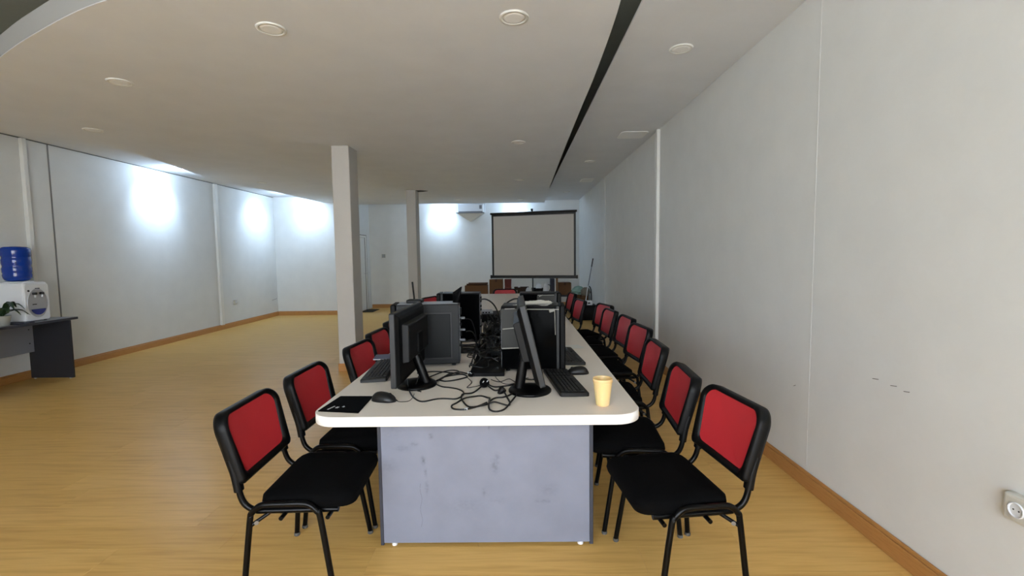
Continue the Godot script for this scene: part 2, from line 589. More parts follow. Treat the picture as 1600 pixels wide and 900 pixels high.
# ---------------------------------------------------------------- ceiling lamps
func downlight(x: float, y: float, d: float, lit: bool, label: String, group: String, towards := Vector3.DOWN, power := 1.0) -> void:
	var t := thing("downlight", label, "ceiling light", V(x, y, d), 0.0, group)
	var st := new_st()
	lathe(st, Transform3D.IDENTITY, [[0.066, -0.003], [0.07, -0.009], [0.083, -0.007], [0.086, 0.0], [0.08, 0.012]], 28)
	obj("trim_ring", st, M.white_trim, t)
	st = new_st()
	lathe(st, Transform3D.IDENTITY, ([[0.012, -0.03], [0.04, -0.022], [0.058, -0.01], [0.064, 0.006]] if lit else [[0.05, -0.0085], [0.065, -0.0045], [0.065, 0.006]]), 28)
	obj("lens", st, M.lens_lit if lit else M.lens, t)
	if lit:
		var l := SpotLight3D.new()
		l.name = "lamp_light"
		t.add_child(l)
		l.position = Vector3(0, -0.07, 0)
		l.look_at_from_position(V(x, y - 0.07, d), V(x, y - 0.07, d) + towards, Vector3.FORWARD)
		l.light_color = Color(0.77, 0.88, 1.0)
		l.light_energy = LAMP * power
		l.light_size = 0.04
		l.spot_range = 12.0
		l.spot_attenuation = 2.0
		l.spot_angle = 48.0
		l.spot_angle_attenuation = 1.0
		l.shadow_enabled = true
		var o := OmniLight3D.new()
		o.name = "lamp_spill"
		t.add_child(o)
		o.position = Vector3(0, -0.075, 0)
		o.light_color = l.light_color
		o.light_energy = SPILL * power
		o.light_size = 0.05
		o.omni_range = 12.0
		o.omni_attenuation = 2.0
		o.shadow_enabled = true

var LAMP := 2.9
var SPILL := 0.62

# ---------------------------------------------------------------- chairs
var chair0: Node3D = null

func back_point(u: float, v: float, w: float) -> Vector3:   # u across, v 0..1 up the back, w towards the sitter
	var y := lerpf(0.527, 0.812, v)
	var z := lerpf(-0.236, -0.312, v)
	var nrm := Vector3(0, 0.258, 0.966)
	return Vector3(u, y, z) + nrm * (w + 0.55 * u * u - 0.014)

func make_chair() -> Node3D:
	var t := thing("office_chair", "chair", "chair")
	# seat cushion
	var st := new_st()
	var sx := at_pos(Vector3(0, 0, 0.03))
	slab(st, sx, 0.222, 0.2, 0.06, [[0.404, 0.02], [0.41, 0.006], [0.43, 0.0], [0.452, 0.004], [0.464, 0.02], [0.471, 0.06], [0.474, 0.12]], 6, true)
	obj("seat", st, M.black_fabric, t)
	# backrest shell: a ring with a red panel in it
	var outer := []
	var inner := []
	var n := 10
	var add := func(l: Array, hw0: float, hw1: float, v0: float, v1: float, rt: float, rb: float) -> void:
		# corners: bottom right, top right, top left, bottom left, in (u, v); r in metres
		for c in [[1, 0], [1, 1], [-1, 1], [-1, 0]]:
			var r := rt if c[1] == 1 else rb
			var hw := hw1 if c[1] == 1 else hw0
			var cy := (v1 - r / 0.295) if c[1] == 1 else (v0 + r / 0.295)
			var cx: float = c[0] * (hw - r)
			var a0: float = [-90.0, 0.0, 90.0, 180.0][[[1, 0], [1, 1], [-1, 1], [-1, 0]].find(c)]
			for i in n + 1:
				var a := deg_to_rad(a0 + 90.0 * i / n)
				l.append(Vector2(cx + r * cos(a), cy + r * sin(a) / 0.295))
	add.call(outer, 0.219, 0.229, -0.05, 1.0, 0.075, 0.02)
	add.call(inner, 0.176, 0.197, 0.055, 0.925, 0.058, 0.035)
	st = new_st()
	var cnt := outer.size()
	var sect := [[0.0, 0.006], [0.3, 0.014], [0.75, 0.014], [1.0, 0.003], [1.0, -0.03], [0.85, -0.042], [0.35, -0.036], [0.0, -0.008]]
	smooth(st, true)
	for i in cnt:
		var j := (i + 1) % cnt
		for k in sect.size():
			var s0: Array = sect[k]
			var s1: Array = sect[(k + 1) % sect.size()]
			var q := []
			for e in [[i, s0], [j, s0], [j, s1], [i, s1]]:
				var p: Vector2 = inner[e[0]].lerp(outer[e[0]], e[1][0])
				q.append(back_point(p.x, p.y, e[1][1]))
			quad(st, q[0], q[3], q[2], q[1])
	obj("backrest_frame", st, M.black_plastic, t)
	st = new_st()
	for side in [1.0, -1.0]:
		smooth(st, true)
		var rings := []
		for s in [1.03, 0.93, 0.75, 0.5, 0.25]:
			var q := PackedVector3Array()
			for p in inner:
				var c := Vector2(0, 0.5)
				var pp: Vector2 = c + (p - c) * s
				q.append(back_point(pp.x, pp.y, side * (0.006 + 0.007 * sqrt(max(0.0, 1.0 - s * s * 0.94))) - 0.004))
			rings.append(q)
		for k in rings.size() - 1:
			for i in cnt:
				var j := (i + 1) % cnt
				if side > 0:
					quad(st, rings[k][i], rings[k][j], rings[k + 1][j], rings[k + 1][i])
				else:
					quad(st, rings[k][i], rings[k + 1][i], rings[k + 1][j], rings[k][j])
		var m := back_point(0, 0.5, side * 0.013 - 0.004)
		for i in cnt:
			if side > 0:
				tri(st, rings[4][i], rings[4][(i + 1) % cnt], m)
			else:
				tri(st, rings[4][(i + 1) % cnt], rings[4][i], m)
	obj("backrest_panel", st, M.red_fabric, t)
	# back uprights: flat oval tubes that curve forward under the seat, with plastic sleeves
	for s in [-1.0, 1.0]:
		st = new_st()
		tube(st, spline([Vector3(s * 0.2, 0.6, -0.262), Vector3(s * 0.202, 0.53, -0.252), Vector3(s * 0.204, 0.47, -0.245), Vector3(s * 0.205, 0.425, -0.225), Vector3(s * 0.205, 0.4, -0.185), Vector3(s * 0.205, 0.396, -0.13), Vector3(s * 0.205, 0.396, 0.16)], 5), 0.0125, 10)
		obj("back_upright", st, M.black_paint, t)
		st = new_st()
		tube(st, spline([Vector3(s * 0.203, 0.62, -0.276), Vector3(s * 0.203, 0.55, -0.258), Vector3(s * 0.2035, 0.485, -0.2475)], 4), 0.0185, 10, 1.2)
		obj("sleeve", st, M.black_plastic, t)
	for z in [-0.06, 0.13]:
		st = new_st()
		rod(st, Vector3(-0.25, 0.384, z), Vector3(0.25, 0.384, z), 0.009)
		obj("cross_bar", st, M.black_paint, t)
	# side frames: an arch of tube on each side, half of it the front leg and half the rear leg
	for s in [-1.0, 1.0]:
		var x0: float = s * 0.238
		var x1: float = s * 0.256
		var halves := [
			[Vector3(x0, 0.44, -0.04), Vector3(x0, 0.44, 0.01), Vector3(x0, 0.434, 0.05), Vector3(x0, 0.405, 0.083), Vector3(x0, 0.36, 0.098), Vector3(x1, 0.012, 0.153)],
			[Vector3(x0, 0.44, -0.04), Vector3(x0, 0.44, -0.11), Vector3(x0, 0.434, -0.15), Vector3(x0, 0.405, -0.181), Vector3(x0, 0.36, -0.193), Vector3(x1, 0.012, -0.228)]]
		for hf in halves:
			st = new_st()
			tube(st, spline(hf, 5), 0.0125, 10)
			var leg := obj("leg", st, M.black_paint, t)
			st = new_st()
			var e: Vector3 = hf[5]
			lathe(st, at_pos(Vector3(e.x, 0, e.z)), [[0.013, 0.0], [0.015, 0.003], [0.014, 0.016]], 12)
			obj("rubber_foot", st, M.foot_cap, leg)
		st = new_st()
		rod(st, Vector3(s * 0.205, 0.392, -0.12), Vector3(s * 0.238, 0.35, -0.19), 0.008, 6)
		obj("bracket", st, M.black_paint, t)
		st = new_st()
		rod(st, Vector3(s * 0.225, 0.36, -0.172), Vector3(s * 0.236, 0.36, -0.166), 0.009, 8)
		obj("bolt", st, M.bolt, t)
	return t

# th: direction the chair faces in the (x, d) plane
func place_chair(x: float, d: float, th: float, label: String, group: String) -> void:
	var turn := th + PI / 2
	if chair0 == null:
		chair0 = make_chair()
		chair0.position = V(x, 0, d)
		chair0.rotation.y = turn
		chair0.set_meta("label", label)
		chair0.set_meta("group", group)
	else:
		dup(chair0, V(x, 0, d), turn, label, group)

# ---------------------------------------------------------------- conference table
func build_table() -> void:
	var at := V(-0.19, 0, 5.1)
	var t := thing("conference_table", "long cream conference table with white edge and blue-grey end panel", "table", at)
	var tops := [[-0.93, 0.552, 1.967, 6.1, 0.12], [-0.93, -0.192, 6.104, 8.36, 0.02], [-0.188, 0.552, 6.104, 8.36, 0.02]]
	for e in tops:
		var c := V((e[0] + e[1]) / 2, 0, (e[2] + e[3]) / 2) - at
		var hw: float = (e[1] - e[0]) / 2
		var hd: float = (e[3] - e[2]) / 2
		var st := new_st()
		slab(st, at_pos(c), hw - 0.0015, hd - 0.0015, e[4], [[0.708, 0.0], [0.7495, 0.0], [0.75, 0.0012]], 8, false)
		var top := obj("tabletop", st, M.laminate, t)
		st = new_st()
		smooth(st, true)
		var rings := []
		for p in [[0.706, 0.0015], [0.7055, 0.001], [0.707, -0.001], [0.7475, -0.001], [0.749, 0.001]]:
			rings.append(ring3(rrect(hw - p[1], hd - p[1], max(e[4] - p[1], 0.002), 8), p[0], at_pos(c)))
		loft(st, rings, true, false, true)
		obj("edge_band", st, M.edge_band, top)
	# pedestals: a wide panel between two side boards
	for d in [2.205, 5.75, 7.75]:
		var st := new_st()
		uv_panel(st, V(-0.678, 0.02, d) - at, V(0.348, 0.704, d) - at)
		var m: Material = M.end_panel if d < 3 else M.slate
		var p := obj("end_panel", st, m, t)
		st = new_st()
		box(st, at_pos(V(-0.163, 0.362, d + 0.0135) - at), Vector3(1.03, 0.684, 0.024), 0.001)
		obj("panel_core", st, M.slate, p)
		for sx in [[-0.694, -0.678], [0.348, 0.366]]:
			st = new_st()
			box(st, at_pos(V((sx[0] + sx[1]) / 2, 0.357, d + 0.19) - at), Vector3(sx[1] - sx[0], 0.694, 0.39), 0.0015)
			obj("side_board", st, M.slate_dark, t)
		for gx in [-0.63, 0.305]:
			st = new_st()
			lathe(st, at_pos(V(gx, 0, d + 0.02) - at), [[0.014, 0.0], [0.015, 0.004], [0.012, 0.022]], 12)
			obj("glide", st, M.glide, t)
	var st3 := new_st()
	box(st3, at_pos(V(-0.163, 0.5, 5.0) - at), Vector3(0.02, 0.4, 5.4), 0.002)
	obj("spine_panel", st3, M.slate, t)

# a front face with its own texture coordinates, for the scuffs on the panel
func uv_panel(st: SurfaceTool, a: Vector3, b: Vector3) -> void:
	smooth(st, false)
	var q := [[a.x, a.y, 0.0, 1.0], [b.x, b.y, 1.0, 0.0], [b.x, a.y, 1.0, 1.0], [a.x, a.y, 0.0, 1.0], [a.x, b.y, 0.0, 0.0], [b.x, b.y, 1.0, 0.0]]
	for e in q:
		st.set_uv(Vector2(e[2], e[3]))
		st.add_vertex(Vector3(e[0], e[1], a.z))

func make_panel_material() -> void:
	var w := 768
	var h := 512
	var im := Image.create(w, h, false, Image.FORMAT_RGB8)
	var f := FastNoiseLite.new()
	f.seed = 41
	f.frequency = 0.006
	f.fractal_octaves = 4
	var f2 := FastNoiseLite.new()
	f2.seed = 42
	f2.frequency = 0.05
	# smudges: centre (u, v), size, strength
	var sm := [[0.545, 0.42, 0.02, 0.055, 0.2], [0.56, 0.35, 0.015, 0.03, 0.12], [0.06, 0.12, 0.07, 0.1, 0.06], [0.03, 0.42, 0.05, 0.05, 0.07], [0.24, 0.2, 0.012, 0.02, 0.28], [0.16, 0.26, 0.018, 0.018, 0.2], [0.1, 0.29, 0.04, 0.02, 0.12], [0.2, 0.38, 0.012, 0.03, 0.3], [0.21, 0.47, 0.008, 0.03, 0.2], [0.215, 0.58, 0.01, 0.06, 0.14], [0.8, 0.6, 0.05, 0.05, 0.07], [0.78, 0.69, 0.045, 0.015, 0.13], [0.56, 0.68, 0.04, 0.03, 0.07], [0.49, 0.62, 0.01, 0.03, 0.14], [0.52, 0.14, 0.005, 0.02, 0.24], [0.92, 0.06, 0.03, 0.05, 0.07], [0.3, 0.12, 0.02, 0.01, 0.1], [0.4, 0.72, 0.1, 0.06, 0.05]]
	for y in h:
		for x in w:
			var u := float(x) / w
			var v := float(y) / h
			var k := 1.0 + 0.045 * f.get_noise_2d(x, y)
			var grit := 0.6 + 0.8 * f2.get_noise_2d(x, y * 1.3)
			for s in sm:
				var du: float = (u - s[0]) / s[2]
				var dv: float = (v - s[1]) / s[3]
				var r := du * du + dv * dv
				if r < 4.0:
					k -= s[4] * exp(-r * 1.4) * clampf(grit, 0.1, 1.2)
			if absf(u - 0.185 - 0.004 * sin(v * 40.0)) < 0.0012 and v > 0.55 and v < 0.88:
				k -= 0.14
			im.set_pixel(x, y, Color(0.485 * k, 0.50 * k, 0.56 * k))
	im.generate_mipmaps()
	var m := mat(Color.WHITE, 0.5)
	m.albedo_texture = ImageTexture.create_from_image(im)
	M.end_panel = m

# ---------------------------------------------------------------- computers
const TT := 0.75      # table top

func monitor(label: String, x: float, d: float, turn: float, w: float, h: float, cx: float, cy: float, cz: float, tilt: float) -> void:
	var t := thing("monitor", label, "monitor", V(x, TT, d), turn, "black flat monitors")
	var st := new_st()
	lathe(st, Transform3D.IDENTITY, [[0.106, 0.0], [0.11, 0.004], [0.11, 0.011], [0.104, 0.017], [0.06, 0.022], [0.03, 0.024]], 40)
	obj("base", st, M.gloss_black, t)
	# panel frame; local +x is the way the screen faces
	var b := Basis(Vector3.BACK, tilt)
	var xf := Transform3D(b, Vector3(cx, cy - TT, cz))
	var neck_top := xf * Vector3(-0.05, -0.07, -cz)
	st = new_st()
	tube(st, spline([Vector3(-0.055, 0.015, 0.0), Vector3(-0.055, 0.015, 0).lerp(neck_top, 0.5), neck_top], 5), 0.0205, 16, 1.25)
	obj("neck", st, M.gloss_black, t)
	st = new_st()
	var xz := xf * Transform3D(Basis(Vector3.BACK, -PI / 2), Vector3.ZERO)   # slab axis along local +x
	slab(st, xz, h / 2, w / 2, 0.008, [[-0.012, 0.003], [-0.009, 0.0], [0.013, 0.0], [0.0155, 0.002]], 3)
	var fr := obj("frame", st, M.bezel_edge, t)
	st = new_st()
	slab(st, xz, h / 2, w / 2, 0.01, [[-0.03, 0.035], [-0.026, 0.02], [-0.0121, 0.006]], 3)
	obj("back_shell", st, M.monitor, t)
	st = new_st()
	slab(st, xz * at_pos(Vector3(-0.025, 0, 0)), 0.1, 0.225, 0.006, [[-0.062, 0.012], [-0.058, 0.007], [-0.027, 0.0]], 3)
	obj("rear_cover", st, M.cover, t)
	st = new_st()
	slab(st, xz, 0.055, 0.05, 0.006, [[-0.07, 0.004], [-0.06, 0.0]], 3)
	obj("mount_plate", st, M.monitor, t)
	st = new_st()
	slab(st, xz, h / 2 - 0.018, w / 2 - 0.014, 0.002, [[0.0155, 0.0], [0.0166, 0.0]], 2)
	obj("screen", st, M.screen_glass, fr)

func tower(label: String, x: float, d: float, turn: float, length: float, front: float, glass: bool, group: String) -> Node3D:
	var t := thing("computer_tower", label, "computer", V(x, TT, d), turn, group)
	var hh := 0.398
	var th := 0.175
	var st := new_st()
	box(st, at_pos(Vector3(0, hh / 2 + 0.008, -th / 2)), Vector3(length, hh - 0.016, th), 0.004)
	obj("case_body", st, M.case_dark if glass else M.case_steel, t)
	st = new_st()
	box(st, at_pos(Vector3(0, hh - 0.0005, -th / 2)), Vector3(length - 0.008, 0.004, th - 0.008), 0.001)
	obj("lit_top_panel", st, M.case_steel if glass else M.light_grey, t)  # paler than the case: light falling on the top, put into the colour
	st = new_st()
	box(st, at_pos(Vector3(front * (length / 2 + 0.018), hh / 2 + 0.006, -th / 2)), Vector3(0.036, hh - 0.008, th + 0.006), 0.008)
	var bz := obj("front_bezel", st, M.case_dark, t)
	st = new_st()
	lathe(st, Transform3D(Basis(Vector3.BACK, -front * PI / 2), Vector3(front * (length / 2 + 0.034), hh - 0.06, -th / 2)), [[0.012, 0.0], [0.012, 0.004], [0.009, 0.006]], 16)
	obj("power_button", st, M.bezel_edge, bz)
	st = new_st()
	if glass:
		box(st, at_pos(Vector3(0, hh / 2 + 0.008, 0.0045)), Vector3(length - 0.004, hh - 0.03, 0.005), 0.001)
		obj("glass_panel", st, M.case_glass, t)
		st = new_st()
		box(st, at_pos(Vector3(front * (length / 2 - 0.009), hh / 2 + 0.008, 0.006)), Vector3(0.018, hh - 0.02, 0.008), 0.002)
		obj("panel_rail", st, M.bezel_edge, t)
	else:
		# side panel with a sunken border around a raised field
		var pw := length - 0.006
		var ph := hh - 0.026
		var yb := 0.021
		for e in [[-pw / 2, pw / 2, ph - 0.05, ph], [-pw / 2, pw / 2, 0.0, 0.028], [-pw / 2, -pw / 2 + 0.045, 0.026, ph - 0.048], [pw / 2 - 0.045, pw / 2, 0.026, ph - 0.048]]:
			box(st, at_pos(Vector3((e[0] + e[1]) / 2, yb + (e[2] + e[3]) / 2, 0.003)), Vector3(e[1] - e[0], e[3] - e[2], 0.006), 0.0015)
		obj("side_panel", st, M.case_steel, t)
		st = new_st()
		box(st, at_pos(Vector3(0, yb + (ph - 0.05 + 0.028) / 2, 0.003)), Vector3(pw - 0.106, ph - 0.094, 0.006), 0.003)
		obj("pressed_field", st, M.case_field, t)
		st = new_st()
		box(st, at_pos(Vector3(0, yb + (ph - 0.05 + 0.028) / 2, 0.0006)), Vector3(pw - 0.088, ph - 0.076, 0.0012), 0.0)
		obj("groove", st, M.screen_black, t)
	# rear with its ports
	st = new_st()
	box(st, at_pos(Vector3(-front * (length / 2 + 0.001), hh / 2 + 0.008, -th / 2)), Vector3(0.004, hh - 0.04, th - 0.02), 0.001)
	var rp := obj("rear_panel", st, M.grey_plastic, t)
	for k in 5:
		st = new_st()
		var y: float = [0.345, 0.29, 0.262, 0.2, 0.13][k]
		box(st, at_pos(Vector3(-front * (length / 2 + 0.007), y, -0.045)), Vector3(0.014, [0.045, 0.018, 0.018, 0.03, 0.014][k], [0.05, 0.03, 0.03, 0.035, 0.09][k]), 0.002)
		obj("port", st, M.case_dark, rp)
	for sx in [-0.4, 0.4]:
		for z in [-0.03, -th + 0.03]:
			st = new_st()
			lathe(st, at_pos(Vector3(sx * length, 0, z)), [[0.012, 0.0], [0.013, 0.009]], 10)
			obj("foot", st, M.rubber, t)
	return t

func keyboard(label: String, x: float, d: float, turn: float) -> void:
	var t := thing("keyboard", label, "keyboard", V(x, TT, d), turn, "black keyboards on the table")
	var st := new_st()
	slab(st, Transform3D(Basis(Vector3.BACK, -0.05), Vector3(0, 0.005, 0)), 0.074, 0.247, 0.012, [[-0.005, 0.004], [-0.002, 0.0], [0.012, 0.0], [0.016, 0.003], [0.0165, 0.006]], 4)
	obj("body", st, M.kb_body, t)
	st = new_st()
	var xf := Transform3D(Basis(Vector3.BACK, -0.05), Vector3(0, 0.0215, 0))
	var rows := [-0.058, -0.035, -0.0155, 0.004, 0.0235, 0.043]
	for r in 6:
		var z := 0.232
		var blocks := [[15, 0.0195], [3, 0.0195], [4, 0.0195]]
		if r == 5:
			for e in [0.025, 0.025, 0.11, 0.022, 0.022, 0.022, 0.022]:
				box(st, xf * at_pos(Vector3(rows[r], 0.003, z - e / 2)), Vector3(0.0165, 0.007, e - 0.003), 0.002)
				z -= e
			z = 0.232 - 15 * 0.0195 - 0.008
			blocks = [[3, 0.0195], [4, 0.0195]]
		for b in blocks:
			for k in b[0]:
				box(st, xf * at_pos(Vector3(rows[r], 0.003, z - b[1] / 2)), Vector3(0.0165, 0.007, b[1] - 0.003), 0.002)
				z -= b[1]
			z -= 0.008
	var ks := obj("keys", st, M.keys, t)
	ks.set_meta("kind", "stuff")

func mouse(label: String, x: float, d: float, turn: float, y := TT) -> void:
	var t := thing("computer_mouse", label, "mouse", V(x, y, d), turn, "black computer mice")
	var st := new_st()
	var rings := []
	for i in 15:
		var s := -1.0 + 2.0 * i / 14.0
		var ss: float = clampf(s, -0.985, 0.985)
		var w := 0.034 * pow(1.0 - pow(absf(ss), 3.2), 0.5)
		var h := 0.042 * pow(1.0 - pow(absf(ss), 2.6), 0.55) * (1.0 - 0.16 * s)
		var q := PackedVector3Array()
		for k in 20:
			var a := TAU * k / 20.0
			var yy := sin(a)
			q.append(Vector3(s * 0.064, 0.003 + (h * pow(max(yy, 0.0), 0.8) if yy > 0 else 0.003 * yy), cos(a) * w))
		q.reverse()
		rings.append(q)
	loft(st, rings)
	obj("body", st, M.kb_body, t)
	st = new_st()
	rod(st, Vector3(0.034, 0.035, -0.004), Vector3(0.034, 0.035, 0.004), 0.0075, 14)
	obj("scroll_wheel", st, M.rubber, t)
	st = new_st()
	tube(st, spline([Vector3(0.05, 0.02, 0), Vector3(0.063, 0.014, 0), Vector3(0.075, 0.006, 0)], 3), 0.0028, 8)
	obj("cable_boot", st, M.rubber, t)

func cable(called: String, label: String, pts: Array, r: float, group := "black cables in front of the monitors", m: Material = null) -> MeshInstance3D:
	var q := []
	for p in pts:
		q.append(V(p[0], (p[2] if p.size() > 2 else TT + r), p[1]))
	var st := new_st()
	tube(st, spline(q, 5), r, 7)
	var o := obj(called, st, m if m else M.cable)
	tag(o, label, "cable", group)
	return o

func build_table_things() -> void:
	# ---- near left place
	monitor("black monitor seen from behind on the left, nearest the mouse mat", -0.55, 2.455, PI - 0.026, 0.58, 0.373, 0.05, 0.987, 0.045, 0.0)
	# ---- near right place
	monitor("black monitor leaning back, seen edge on, in front of the glass-sided tower", 0.062, 2.325, 0.0, 0.53, 0.395, 0.006, 1.026, -0.035, 0.24)
	var t1 := tower("dark grey steel tower with sunken border, standing behind left monitor", -0.56, 2.872, 0.1, 0.39, -1.0, false, "computer towers on the table")
	for e in [[0.3, 0.0], [0.22, -0.03], [0.16, 0.01]]:
		var st := new_st()
		box(st, at_pos(Vector3(0.212, e[0], -0.05 + e[1])), Vector3(0.04, 0.014, 0.022), 0.004)
		obj("plug", st, M.grey_plastic, t1)
	var t2 := tower("black glass-sided tower with peeling film, right behind the leaning monitor", 0.078, 2.72, -0.06, 0.345, 1.0, true, "computer towers on the table")
	# peeling film and torn tape on the glass
	var st := new_st()
	box(st, Transform3D(Basis(Vector3.BACK, 0.02), Vector3(-0.115, 0.265, 0.0085)), Vector3(0.112, 0.235, 0.0016), 0.0005)
	obj("film", st, M.film, t2)
	for e in [[-0.11, 0.146, 0.12, 0.006, 0.04], [-0.115, 0.265, 0.1, 0.005, 0.1], [0.07, 0.378, 0.2, 0.005, -0.01], [0.128, 0.37, 0.03, 0.016, 0.3], [-0.12, 0.382, 0.06, 0.004, 0.02], [0.147, 0.3, 0.004, 0.15, 0.02]]:
		st = new_st()
		box(st, Transform3D(Basis(Vector3.BACK, e[4]), Vector3(e[0], e[1], 0.0105)), Vector3(e[2], e[3], 0.002), 0.0005)
		obj("torn_tape", st, M.film_edge, t2)
	# ---- second row
	tower("black tower in the second row, behind the grey tower on the left", -0.455, 3.68, 0.0, 0.31, -1.0, true, "computer towers on the table")
	var t4 := tower("second-row dark tower with torn film, behind the right glass tower", 0.17, 3.62, 0.0, 0.29, 1.0, true, "computer towers on the table")
	st = new_st()
	box(st, at_pos(Vector3(0.06, 0.3, 0.0085)), Vector3(0.14, 0.16, 0.0016), 0.0005)
	obj("film", st, M.film, t4)
	st = new_st()
	box(st, at_pos(Vector3(0.06, 0.382, 0.0095)), Vector3(0.13, 0.004, 0.002), 0.0005)
	box(st, Transform3D(Basis(Vector3.BACK, 0.4), Vector3(0.02, 0.378, 0.0095)), Vector3(0.03, 0.006, 0.002), 0.0005)
	obj("torn_tape", st, M.film_edge, t4)
	# ---- keyboards and mice
	keyboard("black keyboard lying along the right side, beside the leaning monitor", 0.252, 2.468, 0.115)
	keyboard("black keyboard at the left table edge behind the left monitor", -0.83, 2.765, PI + 0.1)
	keyboard("black keyboard further back by the white paper, beyond the right mouse", 0.341, 3.115, 0.075)
	mouse("black mouse at the right-hand edge of the mouse mat, near left", -0.652, 2.19, -0.28)
	mouse("black mouse on bare table to the right of the towers", 0.352, 2.664, PI)
	cable("mouse_cable", "thin black lead running from the left mouse to the monitor base", [[-0.583, 2.17, TT + 0.006], [-0.565, 2.166, TT + 0.003], [-0.53, 2.18], [-0.522, 2.23], [-0.528, 2.3]], 0.0016)
	# mouse mat with a small printed emblem
	var pad := thing("mouse_mat", "thin black mouse mat with small white emblem at the left corner", "mouse mat", V(-0.812, TT, 2.147))
	st = new_st()
	plate(st, PackedVector2Array([Vector2(-0.1, -0.1), Vector2(0.095, -0.131), Vector2(0.086, 0.112), Vector2(-0.08, 0.118)]), 0.0, 0.004, false)
	obj("sheet", st, M.pad, pad)
	st = new_st()
	var star := PackedVector2Array()
	for k in 12:
		var r := 0.0105 if k % 2 == 0 else 0.0045
		star.append(Vector2(-0.028 + r * cos(TAU * k / 12.0), -0.058 + 1.6 * r * sin(TAU * k / 12.0)))
	plate(st, star, 0.0036, 0.0043, false)
	plate(st, PackedVector2Array([Vector2(-0.066, -0.085), Vector2(-0.058, -0.087), Vector2(-0.043, -0.04), Vector2(-0.05, -0.036)]), 0.0036, 0.0043, false)
	plate(st, PackedVector2Array([Vector2(-0.01, -0.05), Vector2(0.002, -0.058), Vector2(0.004, -0.046), Vector2(-0.004, -0.036)]), 0.0036, 0.0043, false)
	obj("printed_emblem", st, M.print_white, pad)
	# cup
	var cup := thing("cup", "cream yellow plastic cup standing near the right table corner", "cup", V(0.393, TT, 2.1))
	st = new_st()
	lathe(st, Transform3D.IDENTITY, [[0.027, 0.0], [0.0305, 0.002], [0.032, 0.012], [0.0445, 0.118], [0.0455, 0.123], [0.0455, 0.1265], [0.0445, 0.1275], [0.0432, 0.126], [0.0428, 0.118], [0.0305, 0.014], [0.029, 0.006]], 48)
	obj("body", st, M.cup, cup)
	st = new_st()
	lathe(st, Transform3D.IDENTITY, [[0.0447, 0.112], [0.0462, 0.1125], [0.0464, 0.1145], [0.0452, 0.115]], 48, true, false, false)
	obj("rim_band", st, M.cup, cup)
	# cables in front
	cable("power_cable", "black power cable running from the left monitor base across the table", [[-0.6, 2.47, TT + 0.03], [-0.579, 2.39, TT + 0.02], [-0.551, 2.309], [-0.506, 2.213], [-0.459, 2.164], [-0.403, 2.199], [-0.364, 2.208], [-0.307, 2.199], [-0.285, 2.226], [-0.273, 2.278], [-0.285, 2.326], [-0.317, 2.369], [-0.356, 2.394], [-0.411, 2.42], [-0.456, 2.496], [-0.43, 2.6], [-0.4, 2.7]], 0.0038)
	cable("power_cable", "black cable in a wavy line from the white-dotted plug towards the table edge", [[-0.191, 2.365, 0.765], [-0.229, 2.298], [-0.273, 2.257, 0.761], [-0.278, 2.216], [-0.26, 2.146, 0.756], [-0.233, 2.089], [-0.205, 2.076], [-0.145, 2.114], [-0.11, 2.122, 0.762], [-0.049, 2.095], [-0.038, 2.127], [-0.051, 2.208], [-0.061, 2.25, 0.758], [-0.075, 2.29, 0.768]], 0.0042)
	cable("power_cable", "black cable looping nearest the front edge, below right monitor base", [[-0.0, 2.27, 0.757], [-0.032, 2.129, 0.761], [-0.062, 2.042], [-0.1, 2.012], [-0.129, 2.042], [-0.136, 2.104, 0.762], [-0.131, 2.171], [-0.108, 2.21], [-0.071, 2.219], [-0.03, 2.26, 0.758], [-0.01, 2.33, 0.765]], 0.0042)
	cable("power_cable", "black cable with white collar making the broad left loop in front", [[-0.136, 2.117, 0.768], [-0.136, 2.171, 0.765], [-0.151, 2.215], [-0.182, 2.243], [-0.211, 2.237], [-0.256, 2.185, 0.762], [-0.292, 2.137], [-0.308, 2.1], [-0.301, 2.064], [-0.28, 2.046], [-0.237, 2.045], [-0.185, 2.079, 0.757], [-0.145, 2.105, 0.766]], 0.0042)
	cable("power_cable", "black cable folded into a flat loop right of left monitor base", [[-0.48, 2.46, 0.756], [-0.446, 2.522, 0.76], [-0.431, 2.579], [-0.417, 2.616], [-0.36, 2.656], [-0.319, 2.659], [-0.291, 2.611], [-0.314, 2.574], [-0.366, 2.532], [-0.413, 2.521], [-0.44, 2.575], [-0.36, 2.7, 0.757], [-0.3, 2.68]], 0.0042)
	cable("power_cable", "black cable running from the white-dotted plug to the right monitor base", [[-0.157, 2.399, 0.768], [-0.122, 2.398], [-0.055, 2.419], [-0.017, 2.442]], 0.004)
	cable("power_cable", "short black cable between the two loose plugs", [[-0.16, 2.38, 0.768], [-0.123, 2.339], [-0.1, 2.305, 0.764]], 0.0042)
	cable("signal_cable", "black cables curled at the foot of the grey tower", [[-0.52, 2.592], [-0.456, 2.72], [-0.405, 2.764], [-0.36, 2.746], [-0.348, 2.685], [-0.385, 2.702], [-0.5, 2.74], [-0.6, 2.7]], 0.0035)
	cable("signal_cable", "black cable hanging behind left monitor in front of its base", [[-0.545, 2.5, 0.9], [-0.53, 2.46, 0.83], [-0.54, 2.42, 0.78], [-0.535, 2.36, 0.756], [-0.5, 2.33]], 0.003)
	for e in [[0.1, "first"], [0.122, "second"]]:
		cable("signal_cable", "thin black cable hanging behind the leaning monitor, " + ("left one" if e[0] < 0.11 else "right one"), [[0.045 + e[0] * 0.2, 2.44, 0.92], [e[0], 2.5, 0.82], [e[0] - 0.01, 2.53, 0.757], [e[0] - 0.1, 2.57], [-0.1 + e[0], 2.62]], 0.003)
	cable("signal_cable", "thin black wire in zigzag left of white-dotted plug", [[-0.29, 2.6], [-0.255, 2.5], [-0.27, 2.4], [-0.235, 2.41], [-0.2, 2.44]], 0.0018)
